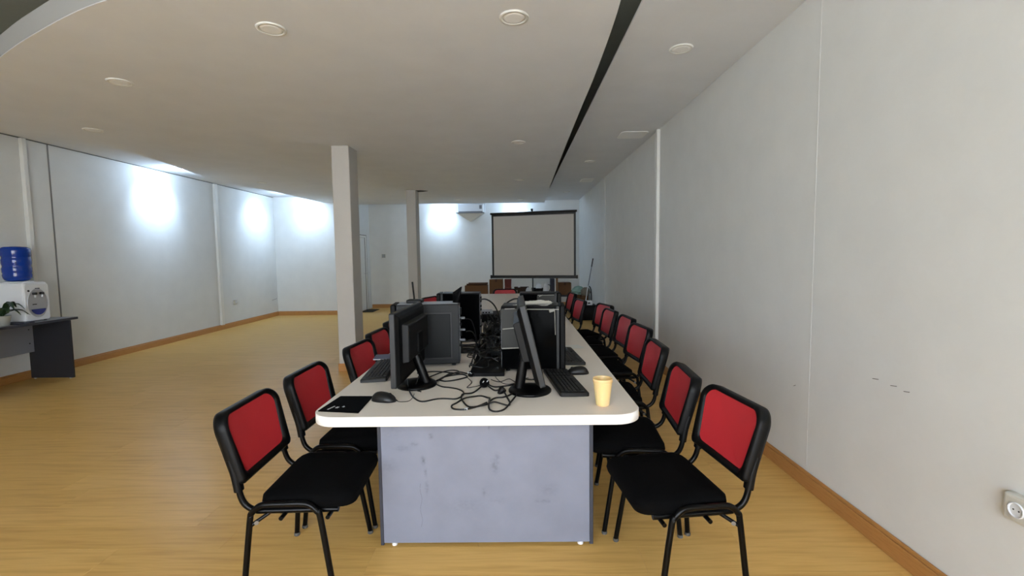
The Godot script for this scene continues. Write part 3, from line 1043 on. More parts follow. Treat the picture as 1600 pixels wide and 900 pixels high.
	cable("signal_cable", "thin black wires spread under the glass-sided tower, left of right monitor neck", [[-0.15, 2.55], [-0.1, 2.5], [-0.05, 2.56], [-0.01, 2.5], [0.02, 2.6]], 0.0022)
	cable("signal_cable", "thin black wire bending forward from tray to right monitor base", [[-0.13, 2.62], [-0.11, 2.54], [-0.07, 2.46], [-0.02, 2.47], [0.0, 2.54], [0.06, 2.58]], 0.002)
	for e in [[0.3, 0.0, "upper"], [0.22, 0.05, "middle"], [0.16, 0.1, "lower"]]:
		cable("signal_cable", "black cable drooping from the %s plug of the grey tower" % e[2], [[-0.325, 2.9, TT + e[0]], [-0.29, 2.93 + e[1], TT + e[0] - 0.02], [-0.27, 3.0 + e[1], TT + e[0] * 0.5], [-0.3, 3.08 + e[1], TT + 0.02], [-0.35, 3.16 + e[1]], [-0.3, 3.26 + e[1]], [-0.24, 3.2 + e[1], TT + 0.03]], 0.0035, "cables from the grey tower")
	var coil := thing("cable_coil", "coiled black cable lying on the table behind the grey tower", "cable", V(-0.36, TT, 3.32))
	for k in 5:
		st = new_st()
		var loop := []
		for i in 17:
			var ca := TAU * i / 16.0
			var cr := 0.06 + 0.012 * sin(3.0 * ca + k) + 0.004 * k
			loop.append(Vector3(cr * 1.25 * cos(ca), 0.006 + 0.009 * k + 0.003 * sin(2.0 * ca + 2.0 * k), cr * sin(ca)))
		tube(st, spline(loop, 3), 0.0055, 7)
		obj("loop", st, M.cable, coil)
	# loose plugs
	plug("round black plug with two white prongs facing up, on the table", -0.178, 2.4, 0.5, 0.026, true)
	plug("smaller round black plug beside right monitor base", -0.079, 2.297, 2.2, 0.02, false)
	plug("black plug lying at the left front corner of the cable tray", -0.27, 2.62, -0.6, 0.018, true)
	st = new_st()
	rod(st, V(-0.244, TT + 0.0045, 2.045), V(-0.23, TT + 0.0045, 2.049), 0.0055, 10)
	tag(obj("cable_collar", st, M.print_white), "tiny white collar on cable loop nearest the front edge", "connector")
	# cable tray along the middle and what lies on it
	var tray := thing("cable_tray", "flat black cable tray along the middle of the table", "cable tray", V(-0.178, TT, 2.62))
	var y0 := [0.0, 0.0, 0.0]
	for k in 3:
		st = new_st()
		box(st, at_pos(Vector3(0.004 * k, 0.012, -0.33 - 0.66 * k)), Vector3(0.2, 0.024, 0.655), 0.003)
		obj("lid", st, M.case_dark, tray)
	st = new_st()
	var rng := RandomNumberGenerator.new()
	rng.seed = 5
	for k in 46:
		var d0 := rng.randf_range(2.75, 4.6)
		var q := []
		var grow := clampf((d0 - 2.8) * 0.06, 0.0, 0.09)
		var p := Vector2(rng.randf_range(-0.27, -0.09), d0)
		var dir := rng.randf_range(0, TAU)
		for i in 9:
			q.append(V(p.x, TT + 0.03 + rng.randf() * (0.012 + grow), p.y))
			dir += rng.randf_range(-1.1, 1.1)
			p += Vector2(cos(dir) * 0.045, sin(dir) * 0.09)
			p.x = clampf(p.x, -0.285, -0.11)
			p.y = clampf(p.y, 2.7, 4.52)
		tube(st, spline(q, 4), rng.randf_range(0.003, 0.005), 6)
	var tg := obj("cable_tangle", st, M.cable)
	tg.set_meta("kind", "stuff")
	tag(tg, "heap of tangled black cables lying along the cable tray", "cables")
	# power strips and adapters in the heap
	for e in [[-0.2, 3.3, 0.1], [-0.14, 3.95, -0.15]]:
		var ps := thing("power_strip", "black power strip lying among cables, " + ("nearer one beside left towers" if e[1] < 3.5 else "further one near the centre boxes"), "power strip", V(e[0], TT + 0.025, e[1]), e[2], "power strips in the cables")
		st = new_st()
		slab(st, Transform3D.IDENTITY, 0.03, 0.17, 0.01, [[0, 0.003], [0.004, 0], [0.034, 0.0], [0.04, 0.005]], 3)
		obj("body", st, M.black_plastic, ps)
		for k in 4:
			st = new_st()
			lathe(st, at_pos(Vector3(0, 0.038, -0.115 + 0.077 * k)), [[0.023, 0.0], [0.023, 0.004], [0.02, 0.0045], [0.019, 0.001]], 16)
			obj("socket", st, M.rubber, ps)
	for e in [[-0.13, 3.55, 0.3, "small black power brick among cables, near the power strips"], [-0.24, 4.05, -0.2, "small black power brick among cables, far end of the heap"], [-0.12, 3.05, 1.2, "small black power brick lying in the nearest cables"]]:
		var pb := thing("power_brick", e[3], "adapter", V(e[0], TT + 0.03, e[1]), e[2], "power bricks in the cables")
		st = new_st()
		slab(st, Transform3D.IDENTITY, 0.03, 0.055, 0.008, [[0, 0.003], [0.003, 0], [0.03, 0.0], [0.033, 0.003]], 3)
		obj("body", st, M.black_plastic, pb)
		st = new_st()
		box(st, at_pos(Vector3(0, 0.0335, 0.01)), Vector3(0.035, 0.001, 0.03), 0.0)
		obj("rating_label", st, M.grey_plastic, pb)
	st = new_st()
	box(st, at_pos(Vector3.ZERO), Vector3(0.42, 0.075, 0.36), 0.006)
	var bb := obj("flat_box", st, M.case_dark)
	bb.position = V(-0.27, TT + 0.068, 4.75)
	tag(bb, "flat black box across the middle of the table beyond cables", "box")
	st = new_st()
	for e in [[-0.05, 0.06, 0.1], [0.04, -0.09, -0.2], [0.12, 0.02, 0.4]]:
		pass
	var sw := thing("network_switch", "small pale grey network switch lying on the flat black box", "network switch", V(-0.35, TT + 0.1055, 4.72), 0.12)
	box(st, at_pos(Vector3(0, 0.016, 0)), Vector3(0.2, 0.03, 0.13), 0.005)
	obj("case", st, M.light_grey, sw)
	for k in 5:
		st = new_st()
		box(st, at_pos(Vector3(-0.06 + 0.03 * k, 0.014, 0.0655)), Vector3(0.016, 0.013, 0.003), 0.0)
		obj("port", st, M.case_dark, sw)
	cable("arched_cable", "black cable arching from the left second-row tower to the middle", [[-0.29, 3.6, 1.105], [-0.24, 3.6, 1.105], [-0.19, 3.62, 1.07], [-0.155, 3.66, 1.0], [-0.14, 3.75, 0.88], [-0.16, 3.9, 0.79]], 0.006, "arched cables between the second-row towers")
	cable("arched_cable", "black cable arching from the right second-row tower to the middle", [[0.02, 3.58, 1.11], [-0.03, 3.58, 1.105], [-0.09, 3.62, 1.06], [-0.13, 3.68, 0.97], [-0.12, 3.8, 0.85], [-0.1, 3.95, 0.79]], 0.006, "arched cables between the second-row towers")
	# things on the towers
	var ro := thing("router", "black router with one upright antenna on top of grey tower", "router", V(-0.66, TT + 0.3985, 2.975))
	st = new_st()
	slab(st, Transform3D.IDENTITY, 0.05, 0.045, 0.01, [[0, 0.004], [0.003, 0], [0.018, 0.0], [0.022, 0.004]], 3)
	obj("body", st, M.black_plastic, ro)
	st = new_st()
	tube(st, PackedVector3Array([Vector3(-0.01, 0.012, -0.02), Vector3(-0.0105, 0.035, -0.02), Vector3(-0.011, 0.04, -0.02), Vector3(-0.02, 0.135, -0.02)]), 0.0058, 8)
	obj("antenna", st, M.black_plastic, ro)
	var ph := thing("phone_stand", "small black slanted plate standing on top of grey tower", "stand", V(-0.385, TT + 0.3985, 2.94), -0.55)
	st = new_st()
	var pl := [Vector3(-0.032, 0.0, 0.002), Vector3(0.012, 0.0, 0.002), Vector3(0.036, 0.105, 0.0), Vector3(-0.032, 0.066, 0.0)]
	var bk := []
	for v in pl:
		bk.append(v + Vector3(0, 0, -0.012))
	for k in 4:
		out_quad(st, Vector3(0, 0.045, -0.005), pl[k], pl[(k + 1) % 4], bk[(k + 1) % 4], bk[k])
	out_quad(st, Vector3(0, 0.045, -0.005), pl[0], pl[1], pl[2], pl[3])
	out_quad(st, Vector3(0, 0.045, -0.005), bk[0], bk[1], bk[2], bk[3])
	obj("plate", st, M.case_dark, ph)
	# papers
	var pp := thing("paper_stack", "loose white papers lying on top of the glass-sided tower", "papers", V(0.11, TT + 0.3985, 2.8))
	for k in 4:
		st = new_st()
		sheet(st, 0.105 - 0.008 * k, 0.07, 0.004 + 0.002 * k, k)
		var s := obj("sheet", st, M.paper, pp)
		s.position = Vector3(0.012 * (k - 1.5), 0.004 * k, 0)
		s.rotation.y = 0.12 * (k - 1.5)
	st = new_st()
	sheet(st, 0.075, 0.07, 0.007, 9)
	var cp := obj("crumpled_paper", st, M.paper)
	cp.position = V(0.41, TT + 0.0035, 3.43)
	cp.rotation.y = 0.3
	tag(cp, "crumpled white paper beside the far right keyboard", "paper")
	var bo := thing("booklet", "thin bluish booklet at the left table edge beyond the keyboard", "booklet", V(-0.885, TT, 3.16), 0.15)
	st = new_st()
	box(st, at_pos(Vector3(0, 0.004, 0)), Vector3(0.21, 0.006, 0.15), 0.0015)
	obj("pages", st, M.paper, bo)
	st = new_st()
	box(st, at_pos(Vector3(0, 0.0075, 0)), Vector3(0.212, 0.0012, 0.152), 0.0)
	obj("cover", st, M.blue_paper, bo)

func sheet(st: SurfaceTool, hw: float, hd: float, amp: float, seed_: int) -> void:
	var f := FastNoiseLite.new()
	f.seed = 60 + seed_
	f.frequency = 9.0
	var g := []
	var n := 10
	for i in n + 1:
		var r := []
		for j in n + 1:
			var x := -hw + 2 * hw * i / n
			var z := -hd + 2 * hd * j / n
			r.append(Vector3(x, max(0.0, amp * 1.2 * f.get_noise_2d(x, z)) + 0.0008, z))
		g.append(r)
	smooth(st, true)
	for i in n:
		for j in n:
			quad(st, g[i][j], g[i][j + 1], g[i + 1][j + 1], g[i + 1][j])
	smooth(st, true)
	var dn := Vector3(0, -0.0006, 0)
	for i in n:
		for j in n:
			quad(st, g[i][j] + dn, g[i + 1][j] + dn, g[i + 1][j + 1] + dn, g[i][j + 1] + dn)
	smooth(st, false)
	for i in n:
		quad(st, g[i][0], g[i + 1][0], g[i + 1][0] + dn, g[i][0] + dn)
		quad(st, g[i][n], g[i][n] + dn, g[i + 1][n] + dn, g[i + 1][n])
		quad(st, g[0][i], g[0][i] + dn, g[0][i + 1] + dn, g[0][i + 1])
		quad(st, g[n][i], g[n][i + 1], g[n][i + 1] + dn, g[n][i] + dn)

func plug(label: String, x: float, d: float, turn: float, r: float, prongs: bool) -> void:
	var t := thing("power_plug", label, "plug", V(x, TT, d), turn, "loose plugs in front of the monitors")
	var tilt := Transform3D(Basis(Vector3.RIGHT, 0.9), Vector3(0, r * 0.95, 0))
	var st := new_st()
	lathe(st, tilt, [[r * 0.3, -r * 1.5], [r * 0.55, -r * 1.2], [r * 0.85, -r * 0.4], [r, 0.0], [r, r * 0.35], [r * 0.92, r * 0.45]], 20)
	obj("body", st, M.black_plastic, t)
	if prongs:
		for s in [-1.0, 1.0]:
			st = new_st()
			lathe(st, tilt * at_pos(Vector3(s * r * 0.45, r * 0.4, 0)), [[0.0026, 0.0], [0.0026, 0.017], [0.0016, 0.019]], 8)
			obj("prong", st, M.print_white, t)

# ---------------------------------------------------------------- along the left wall
func build_left_side() -> void:
	var at := V(-5.76, 0, 5.04)
	var t := thing("side_desk", "grey desk with dark end board standing against the left wall", "desk", at)
	var st := new_st()
	box(st, at_pos(V(-5.76, 0.7365, 5.04) - at), Vector3(0.52, 0.027, 1.28), 0.002)
	obj("desktop", st, M.desk_top, t)
	st = new_st()
	box(st, at_pos(V(-5.4985, 0.7365, 5.04) - at), Vector3(0.003, 0.028, 1.282), 0.0)
	box(st, at_pos(V(-5.76, 0.7365, 5.6815) - at), Vector3(0.52, 0.028, 0.003), 0.0)
	obj("edge_band", st, M.slate_dark, t)
	M.desk_dark = mat(Color(0.15, 0.15, 0.17), 0.6)
	for d in [5.56, 4.5]:
		st = new_st()
		box(st, at_pos(V(-5.745, 0.367, d) - at), Vector3(0.53, 0.712, 0.022), 0.0015)
		var eb := obj("end_board", st, M.desk_dark, t)
		for x in [-5.97, -5.53]:
			st = new_st()
			lathe(st, at_pos(V(x, 0, d) - at), [[0.012, 0.0], [0.012, 0.012]], 10)
			obj("glide", st, M.glide, eb)
	st = new_st()
	box(st, at_pos(V(-5.95, 0.53, 5.03) - at), Vector3(0.018, 0.38, 1.04), 0.0015)
	var mp := obj("modesty_panel", st, M.desk_top, t)
	for y in [0.45, 0.62]:
		st = new_st()
		rod(st, V(-5.945, y, 5.5) - at, V(-5.938, y, 5.5) - at, 0.008, 8)
		obj("screw", st, M.tap_dark, mp)
	# water dispenser
	var w := thing("water_dispenser", "white tabletop water dispenser with oval tap bay on the desk", "water dispenser", V(-5.8, 0.75, 5.31))
	st = new_st()
	slab(st, at_pos(Vector3(0, 0, 0)), 0.195, 0.142, 0.03, [[0.012, 0.004], [0.016, 0.0], [0.425, 0.0], [0.448, 0.008], [0.457, 0.025]], 5)
	obj("body", st, M.dispenser, w)
	st = new_st()
	var face := Transform3D(Basis(Vector3.BACK, -PI / 2), Vector3(0.195, 0.225, 0))    # local y of the lathe points to +x
	slab(st, face, 0.212, 0.135, 0.03, [[-0.003, 0.0], [0.004, 0.0], [0.008, 0.006]], 5)
	obj("front_cover", st, M.dispenser, w)
	st = new_st()
	var oval := Transform3D(Basis(Vector3.BACK, -PI / 2).scaled_local(Vector3(1.0, 1.0, 0.68)), Vector3(0.2025, 0.215, 0.005))
	lathe(st, oval, [[0.165, 0.0], [0.168, 0.004], [0.158, 0.007], [0.15, 0.003], [0.14, 0.0015]], 40)
	obj("oval_bay", st, M.silver, w)
	st = new_st()
	var arc := PackedVector2Array()
	for k in 13:
		var a := PI + PI * (0.17 + 0.66 * k / 12.0)
		arc.append(Vector2(0.09 * cos(a), 0.135 * sin(a)))
	var low := PackedVector3Array()
	var high := PackedVector3Array()
	for p in arc:
		low.append(Vector3(0.206, 0.212 + p.y, 0.005 - p.x))
		high.append(Vector3(0.222, 0.212 + p.y, 0.005 - p.x))
	low.reverse()
	high.reverse()
	loft(st, [low, high], true, true, false)
	obj("drip_tray", st, M.blue_tray, w)
	for z in [0.045, -0.035]:
		st = new_st()
		box(st, at_pos(Vector3(0.222, 0.325, z)), Vector3(0.04, 0.028, 0.03), 0.005)
		var tap := obj("tap", st, M.tap_dark, w)
		st = new_st()
		rod(st, Vector3(0.226, 0.315, z), Vector3(0.228, 0.28, z), 0.011, 10)
		obj("spout", st, M.silver, tap)
	st = new_st()
	rod(st, Vector3(0.2, 0.36, 0.095), Vector3(0.207, 0.36, 0.095), 0.012, 10)
	box(st, at_pos(Vector3(0.2035, 0.383, -0.005)), Vector3(0.004, 0.012, 0.05), 0.0)
	box(st, at_pos(Vector3(0.207, 0.2, 0.04)), Vector3(0.004, 0.01, 0.045), 0.0)
	obj("dark_marking", st, M.tap_dark, w)
	st = new_st()
	lathe(st, at_pos(Vector3(-0.03, 0, -0.02)), [[0.13, 0.454], [0.13, 0.464], [0.12, 0.468]], 30)
	obj("collar", st, M.dispenser, w)
	for x in [-0.16, 0.16]:
		for z in [-0.11, 0.11]:
			st = new_st()
			lathe(st, at_pos(Vector3(x, 0, z)), [[0.014, 0.0], [0.014, 0.014]], 10)
			obj("foot", st, M.rubber, w)
	var b := thing("water_bottle", "large blue ribbed water bottle upside down on the dispenser", "water bottle", V(-5.83, 1.2185, 5.33))
	st = new_st()
	lathe(st, Transform3D.IDENTITY, [[0.05, 0.0], [0.085, 0.004], [0.112, 0.02], [0.122, 0.045], [0.126, 0.075], [0.121, 0.092], [0.126, 0.11], [0.128, 0.15], [0.122, 0.172], [0.122, 0.184], [0.128, 0.206], [0.129, 0.25], [0.123, 0.272], [0.123, 0.284], [0.129, 0.305], [0.13, 0.355], [0.126, 0.378], [0.112, 0.396], [0.09, 0.401], [0.06, 0.397]], 40)
	obj("body", st, M.bottle, b)
	st = new_st()
	lathe(st, Transform3D.IDENTITY, [[0.045, 0.396], [0.05, 0.402], [0.045, 0.404]], 24)
	obj("base_ring", st, M.bottle, b)
	# plant in a pale pot at the picture's edge
	var pl := thing("potted_plant", "green leafy plant in a pale pot on the desk's near end", "plant", V(-5.6, 0.75, 4.93))
	st = new_st()
	lathe(st, Transform3D.IDENTITY, [[0.045, 0.0], [0.05, 0.004], [0.066, 0.1], [0.069, 0.11], [0.064, 0.112], [0.058, 0.095]], 24)
	obj("pot", st, M.pot, pl)
	var rng := RandomNumberGenerator.new()
	rng.seed = 9
	for k in 16:
		var a := TAU * k / 16.0 + rng.randf_range(-0.2, 0.2)
		var ln := rng.randf_range(0.16, 0.24)
		var rise := rng.randf_range(0.03, 0.17)
		st = new_st()
		leaf(st, Vector3(0, 0.1, 0), a, ln, rise, rng.randf_range(0.022, 0.032))
		obj("leaf", st, M.leaf if k % 6 != 4 else M.leaf_pale, pl)
	st = new_st()
	box(st, at_pos(Vector3.ZERO), Vector3(0.24, 0.012, 0.17), 0.002)
	var fo := obj("folder", st, M.navy)
	fo.position = V(-5.63, 0.7565, 5.09)
	tag(fo, "dark blue folder lying on the desk beside the dispenser", "folder")
	# sockets and switch
	wall_socket("white wall socket low on the left wall near the far corner", V(XL, 0.521, 9.77), PI / 2, 0.09)
	wall_socket("white wall socket on the right wall at the picture's right edge", V(XR, 0.535, 1.57), -PI / 2, 0.1)
	var s := thing("light_switch", "small pale light switch on the far wall left of the far column", "light switch", V(-3.74, 1.47, DB))
	st = new_st()
	box(st, at_pos(Vector3(0, 0, 0.005)), Vector3(0.1, 0.1, 0.01), 0.003)
	obj("plate", st, M.pot, s)
	st = new_st()
	box(st, Transform3D(Basis(Vector3.RIGHT, 0.1), Vector3(0, 0, 0.011)), Vector3(0.05, 0.06, 0.008), 0.002)
	obj("rocker", st, M.light_grey, s)
	var dm := new_st()
	slab(dm, Transform3D.IDENTITY, 0.16, 0.3, 0.02, [[0, 0.004], [0.004, 0], [0.012, 0.003]], 4)
	var mt := obj("door_mat", dm, M.mat_dark)
	mt.position = V(-3.94, 0.0005, 12.3)
	tag(mt, "small dark mat on the floor by the far door", "mat")

func leaf(st: SurfaceTool, o: Vector3, a: float, ln: float, rise: float, hw: float) -> void:
	var out := Vector3(cos(a), 0, sin(a))
	var side := Vector3(-sin(a), 0, cos(a))
	var g := []
	for i in 8:
		var s := i / 7.0
		var c := o + out * ln * s + Vector3.UP * (rise * sin(s * 2.4) - 0.06 * s * s * (1.0 if rise < 0.1 else 0.4))
		var w := hw * pow(sin(PI * clampf(s * 0.93 + 0.05, 0.0, 1.0)), 0.6)
		g.append([c - side * w + Vector3.UP * w * 0.35, c, c + side * w + Vector3.UP * w * 0.35])
	for e in [1.0, -1.0]:
		smooth(st, true)
		for i in 7:
			for j in 2:
				var q := [g[i][j], g[i + 1][j], g[i + 1][j + 1], g[i][j + 1]]
				for k in 4:
					q[k] = q[k] + Vector3.UP * 0.0006 * e
				if e > 0:
					quad(st, q[3], q[2], q[1], q[0])
				else:
					quad(st, q[0], q[1], q[2], q[3])

func wall_socket(label: String, at: Vector3, turn: float, size: float) -> void:
	var t := thing("wall_socket", label, "socket", at, turn)
	var xf := Transform3D(Basis(Vector3.RIGHT, PI / 2), Vector3.ZERO)
	var st := new_st()
	slab(st, xf, size / 2, size / 2, 0.012, [[0.0, 0.0], [0.02, 0.0], [0.027, 0.004], [0.029, 0.012]], 5)
	obj("plate", st, M.socket, t)
	st = new_st()
	lathe(st, xf * at_pos(Vector3(0, 0.0285, 0)), [[0.027, 0.0], [0.027, 0.006], [0.0235, 0.007], [0.022, 0.002]], 28)
	var ins := obj("insert", st, M.white_plastic, t)
	for x in [-0.009, 0.009]:
		st = new_st()
		rod(st, Vector3(x, 0, 0.03), Vector3(x, 0, 0.0312), 0.003, 10)
		obj("hole", st, M.tap_dark, ins)

# ---------------------------------------------------------------- the far end of the room
func build_far_end() -> void:
	# projection screen on a tripod
	var a := V(-0.545, 0, 10.0)
	var b := V(1.25, 0, 9.5)
	var c := (a + b) / 2.0
	var wdt := (b - a).length()
	var turn := atan2(-(b - a).z, (b - a).x)
	var t := thing("projection_screen", "tripod projection screen with black borders near the far wall", "projection screen", c, turn)
	var st := new_st()
	box(st, at_pos(Vector3(0, 1.662, 0)), Vector3(wdt - 0.13, 1.3, 0.003), 0.0)
	obj("cloth", st, M.screen_cloth, t)
	st = new_st()
	for s in [-1.0, 1.0]:
		box(st, at_pos(Vector3(s * (wdt / 2 - 0.045), 1.662, 0)), Vector3(0.042, 1.34, 0.004), 0.0)
	box(st, at_pos(Vector3(0, 2.3, 0)), Vector3(wdt - 0.06, 0.05, 0.004), 0.0)
	obj("black_border", st, M.screen_black, t)
	st = new_st()
	rod(st, Vector3(-wdt / 2, 2.335, 0), Vector3(wdt / 2, 2.335, 0), 0.022, 12)
	obj("top_bar", st, M.screen_black, t)
	st = new_st()
	box(st, at_pos(Vector3(0, 0.985, 0)), Vector3(wdt, 0.06, 0.06), 0.012)
	var cs := obj("roller_case", st, M.screen_black, t)
	for s in [-1.0, 1.0]:
		st = new_st()
		box(st, at_pos(Vector3(s * wdt / 2, 0.985, 0)), Vector3(0.03, 0.075, 0.072), 0.01)
		obj("end_cap", st, M.screen_black, cs)
	st = new_st()
	rod(st, Vector3(-0.02, 0.3, -0.05), Vector3(-0.02, 2.39, -0.05), 0.014, 12)
	obj("pole", st, M.screen_black, t)
	st = new_st()
	box(st, at_pos(Vector3(-0.02, 2.39, -0.03)), Vector3(0.035, 0.05, 0.07), 0.006)
	obj("top_hook", st, M.screen_black, t)
	for k in 3:
		var an := TAU * k / 3.0 + 0.5
		var f := Vector3(-0.02 + 0.5 * cos(an), 0.014, -0.05 + 0.5 * sin(an))
		st = new_st()
		rod(st, Vector3(-0.02 + 0.02 * cos(an), 0.55, -0.05 + 0.02 * sin(an)), f, 0.012, 10)
		var lg := obj("leg", st, M.screen_black, t)
		st = new_st()
		lathe(st, at_pos(f - Vector3(0, 0.014, 0)), [[0.018, 0.0], [0.02, 0.01], [0.015, 0.03]], 12)
		obj("rubber_foot", st, M.rubber, lg)
	# air conditioner with a deflector hung below it
	var ac := thing("air_conditioner", "white wall air conditioner with pale triangular deflector below it", "air conditioner", V(-1.245, 2.75, DB))
	st = new_st()
	box(st, at_pos(Vector3(0, 0.0, 0.1)), Vector3(0.74, 0.25, 0.2), 0.02)
	obj("body", st, M.white_plastic, ac)
	st = new_st()
	box(st, at_pos(Vector3(0, -0.1, 0.201)), Vector3(0.66, 0.035, 0.006), 0.002)
	obj("louvre", st, M.grey_plastic, ac)
	st = new_st()
	box(st, at_pos(Vector3(0.28, 0.03, 0.202)), Vector3(0.07, 0.1, 0.005), 0.001)
	obj("display", st, M.grey_plastic, ac)
	st = new_st()
	box(st, at_pos(Vector3(0.39, 0.01, 0.03)), Vector3(0.03, 0.26, 0.06), 0.006)
	obj("pipe_cover", st, M.white_plastic, ac)
	st = new_st()
	var top := [Vector3(-0.38, -0.13, 0.02), Vector3(0.38, -0.13, 0.02), Vector3(0.38, -0.13, 0.3), Vector3(-0.38, -0.13, 0.3)]
	var ap := [Vector3(-0.02, -0.36, 0.06), Vector3(0.02, -0.36, 0.06), Vector3(0.02, -0.36, 0.22), Vector3(-0.02, -0.36, 0.22)]
	smooth(st, false)
	var mid := Vector3(0, -0.2, 0.16)
	for k in 4:
		out_quad(st, mid, top[k], top[(k + 1) % 4], ap[(k + 1) % 4], ap[k])
	out_quad(st, mid, top[0], top[1], top[2], top[3])
	out_quad(st, mid, ap[0], ap[1], ap[2], ap[3])
	obj("deflector", st, M.beige_plastic, ac)
	st = new_st()
	box(st, at_pos(Vector3(0, -0.135, 0.302)), Vector3(0.77, 0.025, 0.012), 0.002)
	obj("deflector_rim", st, M.grey_plastic, ac)
	# low bench against the far wall with all that lies on it
	var y := 0.46
	var be := thing("low_bench", "low dark bench under the projection screen, piled with boxes", "bench", V(0.02, 0, 11.45))
	st = new_st()
	box(st, at_pos(Vector3(0, y - 0.015, 0)), Vector3(2.66, 0.03, 0.72), 0.003)
	obj("bench_top", st, M.slate_dark, be)
	for x in [-1.3, 0.0, 1.3]:
		st = new_st()
		box(st, at_pos(Vector3(x, (y - 0.03) / 2, 0)), Vector3(0.025, y - 0.03, 0.66), 0.002)
		obj("leg_board", st, M.slate_dark, be)
	carton("open cardboard box at the left end of the bench", V(-0.99, y, 11.4), Vector3(0.55, 0.295, 0.4), true)
	carton("taller cardboard box under the screen's left corner", V(-0.5, y, 11.4), Vector3(0.33, 0.4, 0.35), false)
	carton("dark cardboard box right of the wooden plank", V(1.18, y, 11.4), Vector3(0.31, 0.3, 0.35), false)
	var rb := thing("stacked_basket", "reddish brown slatted basket stack beside the taller cardboard box", "basket", V(-0.21, y, 11.35))
	for k in 2:
		st = new_st()
		slab(st, at_pos(Vector3(0, 0.2 * k, 0)), 0.085, 0.1, 0.015, [[0.0, 0.012], [0.005, 0.008], [0.195, 0.0], [0.199, 0.003]], 4)
		var bk := obj("basket", st, M.red_brown, rb)
		for i in 4:
			st = new_st()
			box(st, at_pos(Vector3(-0.05 + 0.033 * i, 0.2 * k + 0.1, 0.099)), Vector3(0.012, 0.13, 0.008), 0.002)
			obj("slat", st, M.red_brown, bk)
	st = new_st()
	slab(st, Transform3D.IDENTITY, 0.18, 0.13, 0.03, [[0, 0.03], [0.004, 0.025], [0.195, 0.0], [0.2, 0.0], [0.198, 0.01], [0.12, 0.022]], 5)
	var wb := obj("wicker_tray", st, M.wicker)
	wb.position = V(0.12, y + 0.001, 11.35)
	tag(wb, "dark woven tray on the bench left of the screen pole", "tray")
	st = new_st()
	lathe(st, Transform3D.IDENTITY, [[0.025, 0.0], [0.03, 0.004], [0.03, 0.07], [0.022, 0.09], [0.014, 0.095], [0.014, 0.11], [0.0, 0.112]], 16)
	var jr := obj("small_jar", st, M.white_plastic)
	jr.position = V(0.06, y + 0.125, 11.35)
	tag(jr, "small white jar standing in the dark woven tray", "jar")
	st = new_st()
	lathe(st, at_pos(Vector3.ZERO), [[0.03, 0.0], [0.055, 0.03], [0.062, 0.1], [0.05, 0.16], [0.02, 0.2], [0.0, 0.203]], 14)
	var bg := obj("white_bundle", st, M.white_plastic)
	bg.position = V(0.28, y + 0.001, 11.17)
	tag(bg, "small white bundle at the right end of the woven tray", "bundle")
	st = new_st()
	slab(st, Transform3D.IDENTITY, 0.14, 0.13, 0.02, [[0, 0.025], [0.004, 0.02], [0.165, 0.0], [0.17, 0.0], [0.168, 0.01], [0.11, 0.018]], 5)
	var bt := obj("black_basin", st, M.case_dark)
	bt.position = V(0.51, y + 0.001, 11.35)
	tag(bt, "black rectangular basin on the bench right of the screen pole", "basin")
	st = new_st()
	lathe(st, Transform3D.IDENTITY, [[0.04, 0.0], [0.075, 0.03], [0.08, 0.09], [0.055, 0.14], [0.02, 0.16], [0.0, 0.162]], 18)
	var pb := obj("white_bag", st, M.white_plastic)
	pb.position = V(0.55, y + 0.115, 11.35)
	tag(pb, "pale knotted bag lying in the black basin", "bag")
	var k2 := thing("kettle", "small white kettle jug with dark handle on the bench", "kettle", V(0.715, y, 11.2))
	st = new_st()
	lathe(st, Transform3D.IDENTITY, [[0.06, 0.0], [0.068, 0.006], [0.074, 0.1], [0.06, 0.19], [0.044, 0.25], [0.048, 0.262], [0.032, 0.28], [0.008, 0.286], [0.012, 0.303], [0.0, 0.306]], 22)
	obj("body", st, M.white_plastic, k2)
	st = new_st()
	tube(st, spline([Vector3(0.04, 0.255, 0), Vector3(0.09, 0.25, 0), Vector3(0.105, 0.17, 0), Vector3(0.07, 0.09, 0)], 4), 0.009, 8)
	obj("handle", st, M.tap_dark, k2)
	st = new_st()
	tube(st, spline([Vector3(-0.055, 0.18, 0), Vector3(-0.08, 0.22, 0), Vector3(-0.095, 0.265, 0)], 3), 0.011, 8)
	obj("spout", st, M.white_plastic, k2)
	st = new_st()
	box(st, at_pos(Vector3(0, 0.2, 0)), Vector3(0.1, 0.4, 0.22), 0.004)
	var nb := obj("binder", st, M.navy)
	nb.position = V(0.88, y + 0.0005, 11.35)
	tag(nb, "tall navy binder standing on the bench left of plank", "binder")
	st = new_st()
	box(st, Transform3D(Basis(Vector3.RIGHT, 0.0), Vector3(0, 0.49, 0)), Vector3(0.045, 0.98, 0.02), 0.003)
	var wp := obj("wooden_plank", st, M.wood)
	wp.position = V(0.925, 0.001, 10.55)
	tag(wp, "upright wooden plank behind the right half of the screen", "plank")
	st = new_st()
	box(st, at_pos(Vector3(0, 0.065, 0)), Vector3(0.17, 0.13, 0.1), 0.004)
	var pa := obj("small_box", st, M.paper)
	pa.position = V(-0.07, y + 0.0005, 11.18)
	tag(pa, "small white box on the bench in front of the red basket", "box")
	# right corner: crate, carton, bags, broom and dustpan
	st = new_st()
	box(st, at_pos(Vector3(0, 0.16, 0)), Vector3(0.36, 0.32, 0.34), 0.01)
	box(st, at_pos(Vector3(0, 0.315, 0)), Vector3(0.38, 0.03, 0.36), 0.008)
	var cr := obj("black_crate", st, M.case_dark)
	cr.position = V(1.56, 0.0005, 10.2)
	tag(cr, "black crate on the floor by the right wall under the dustpan", "crate")
	carton("brown carton on the floor in the right far corner under bags", V(1.55, 0, 11.3), Vector3(0.36, 0.47, 0.4), false)
	bag("crinkled pale green plastic bag on the corner carton", V(1.5, 0.47, 11.25), 0.14, 0.2, M.bag_green, 4)
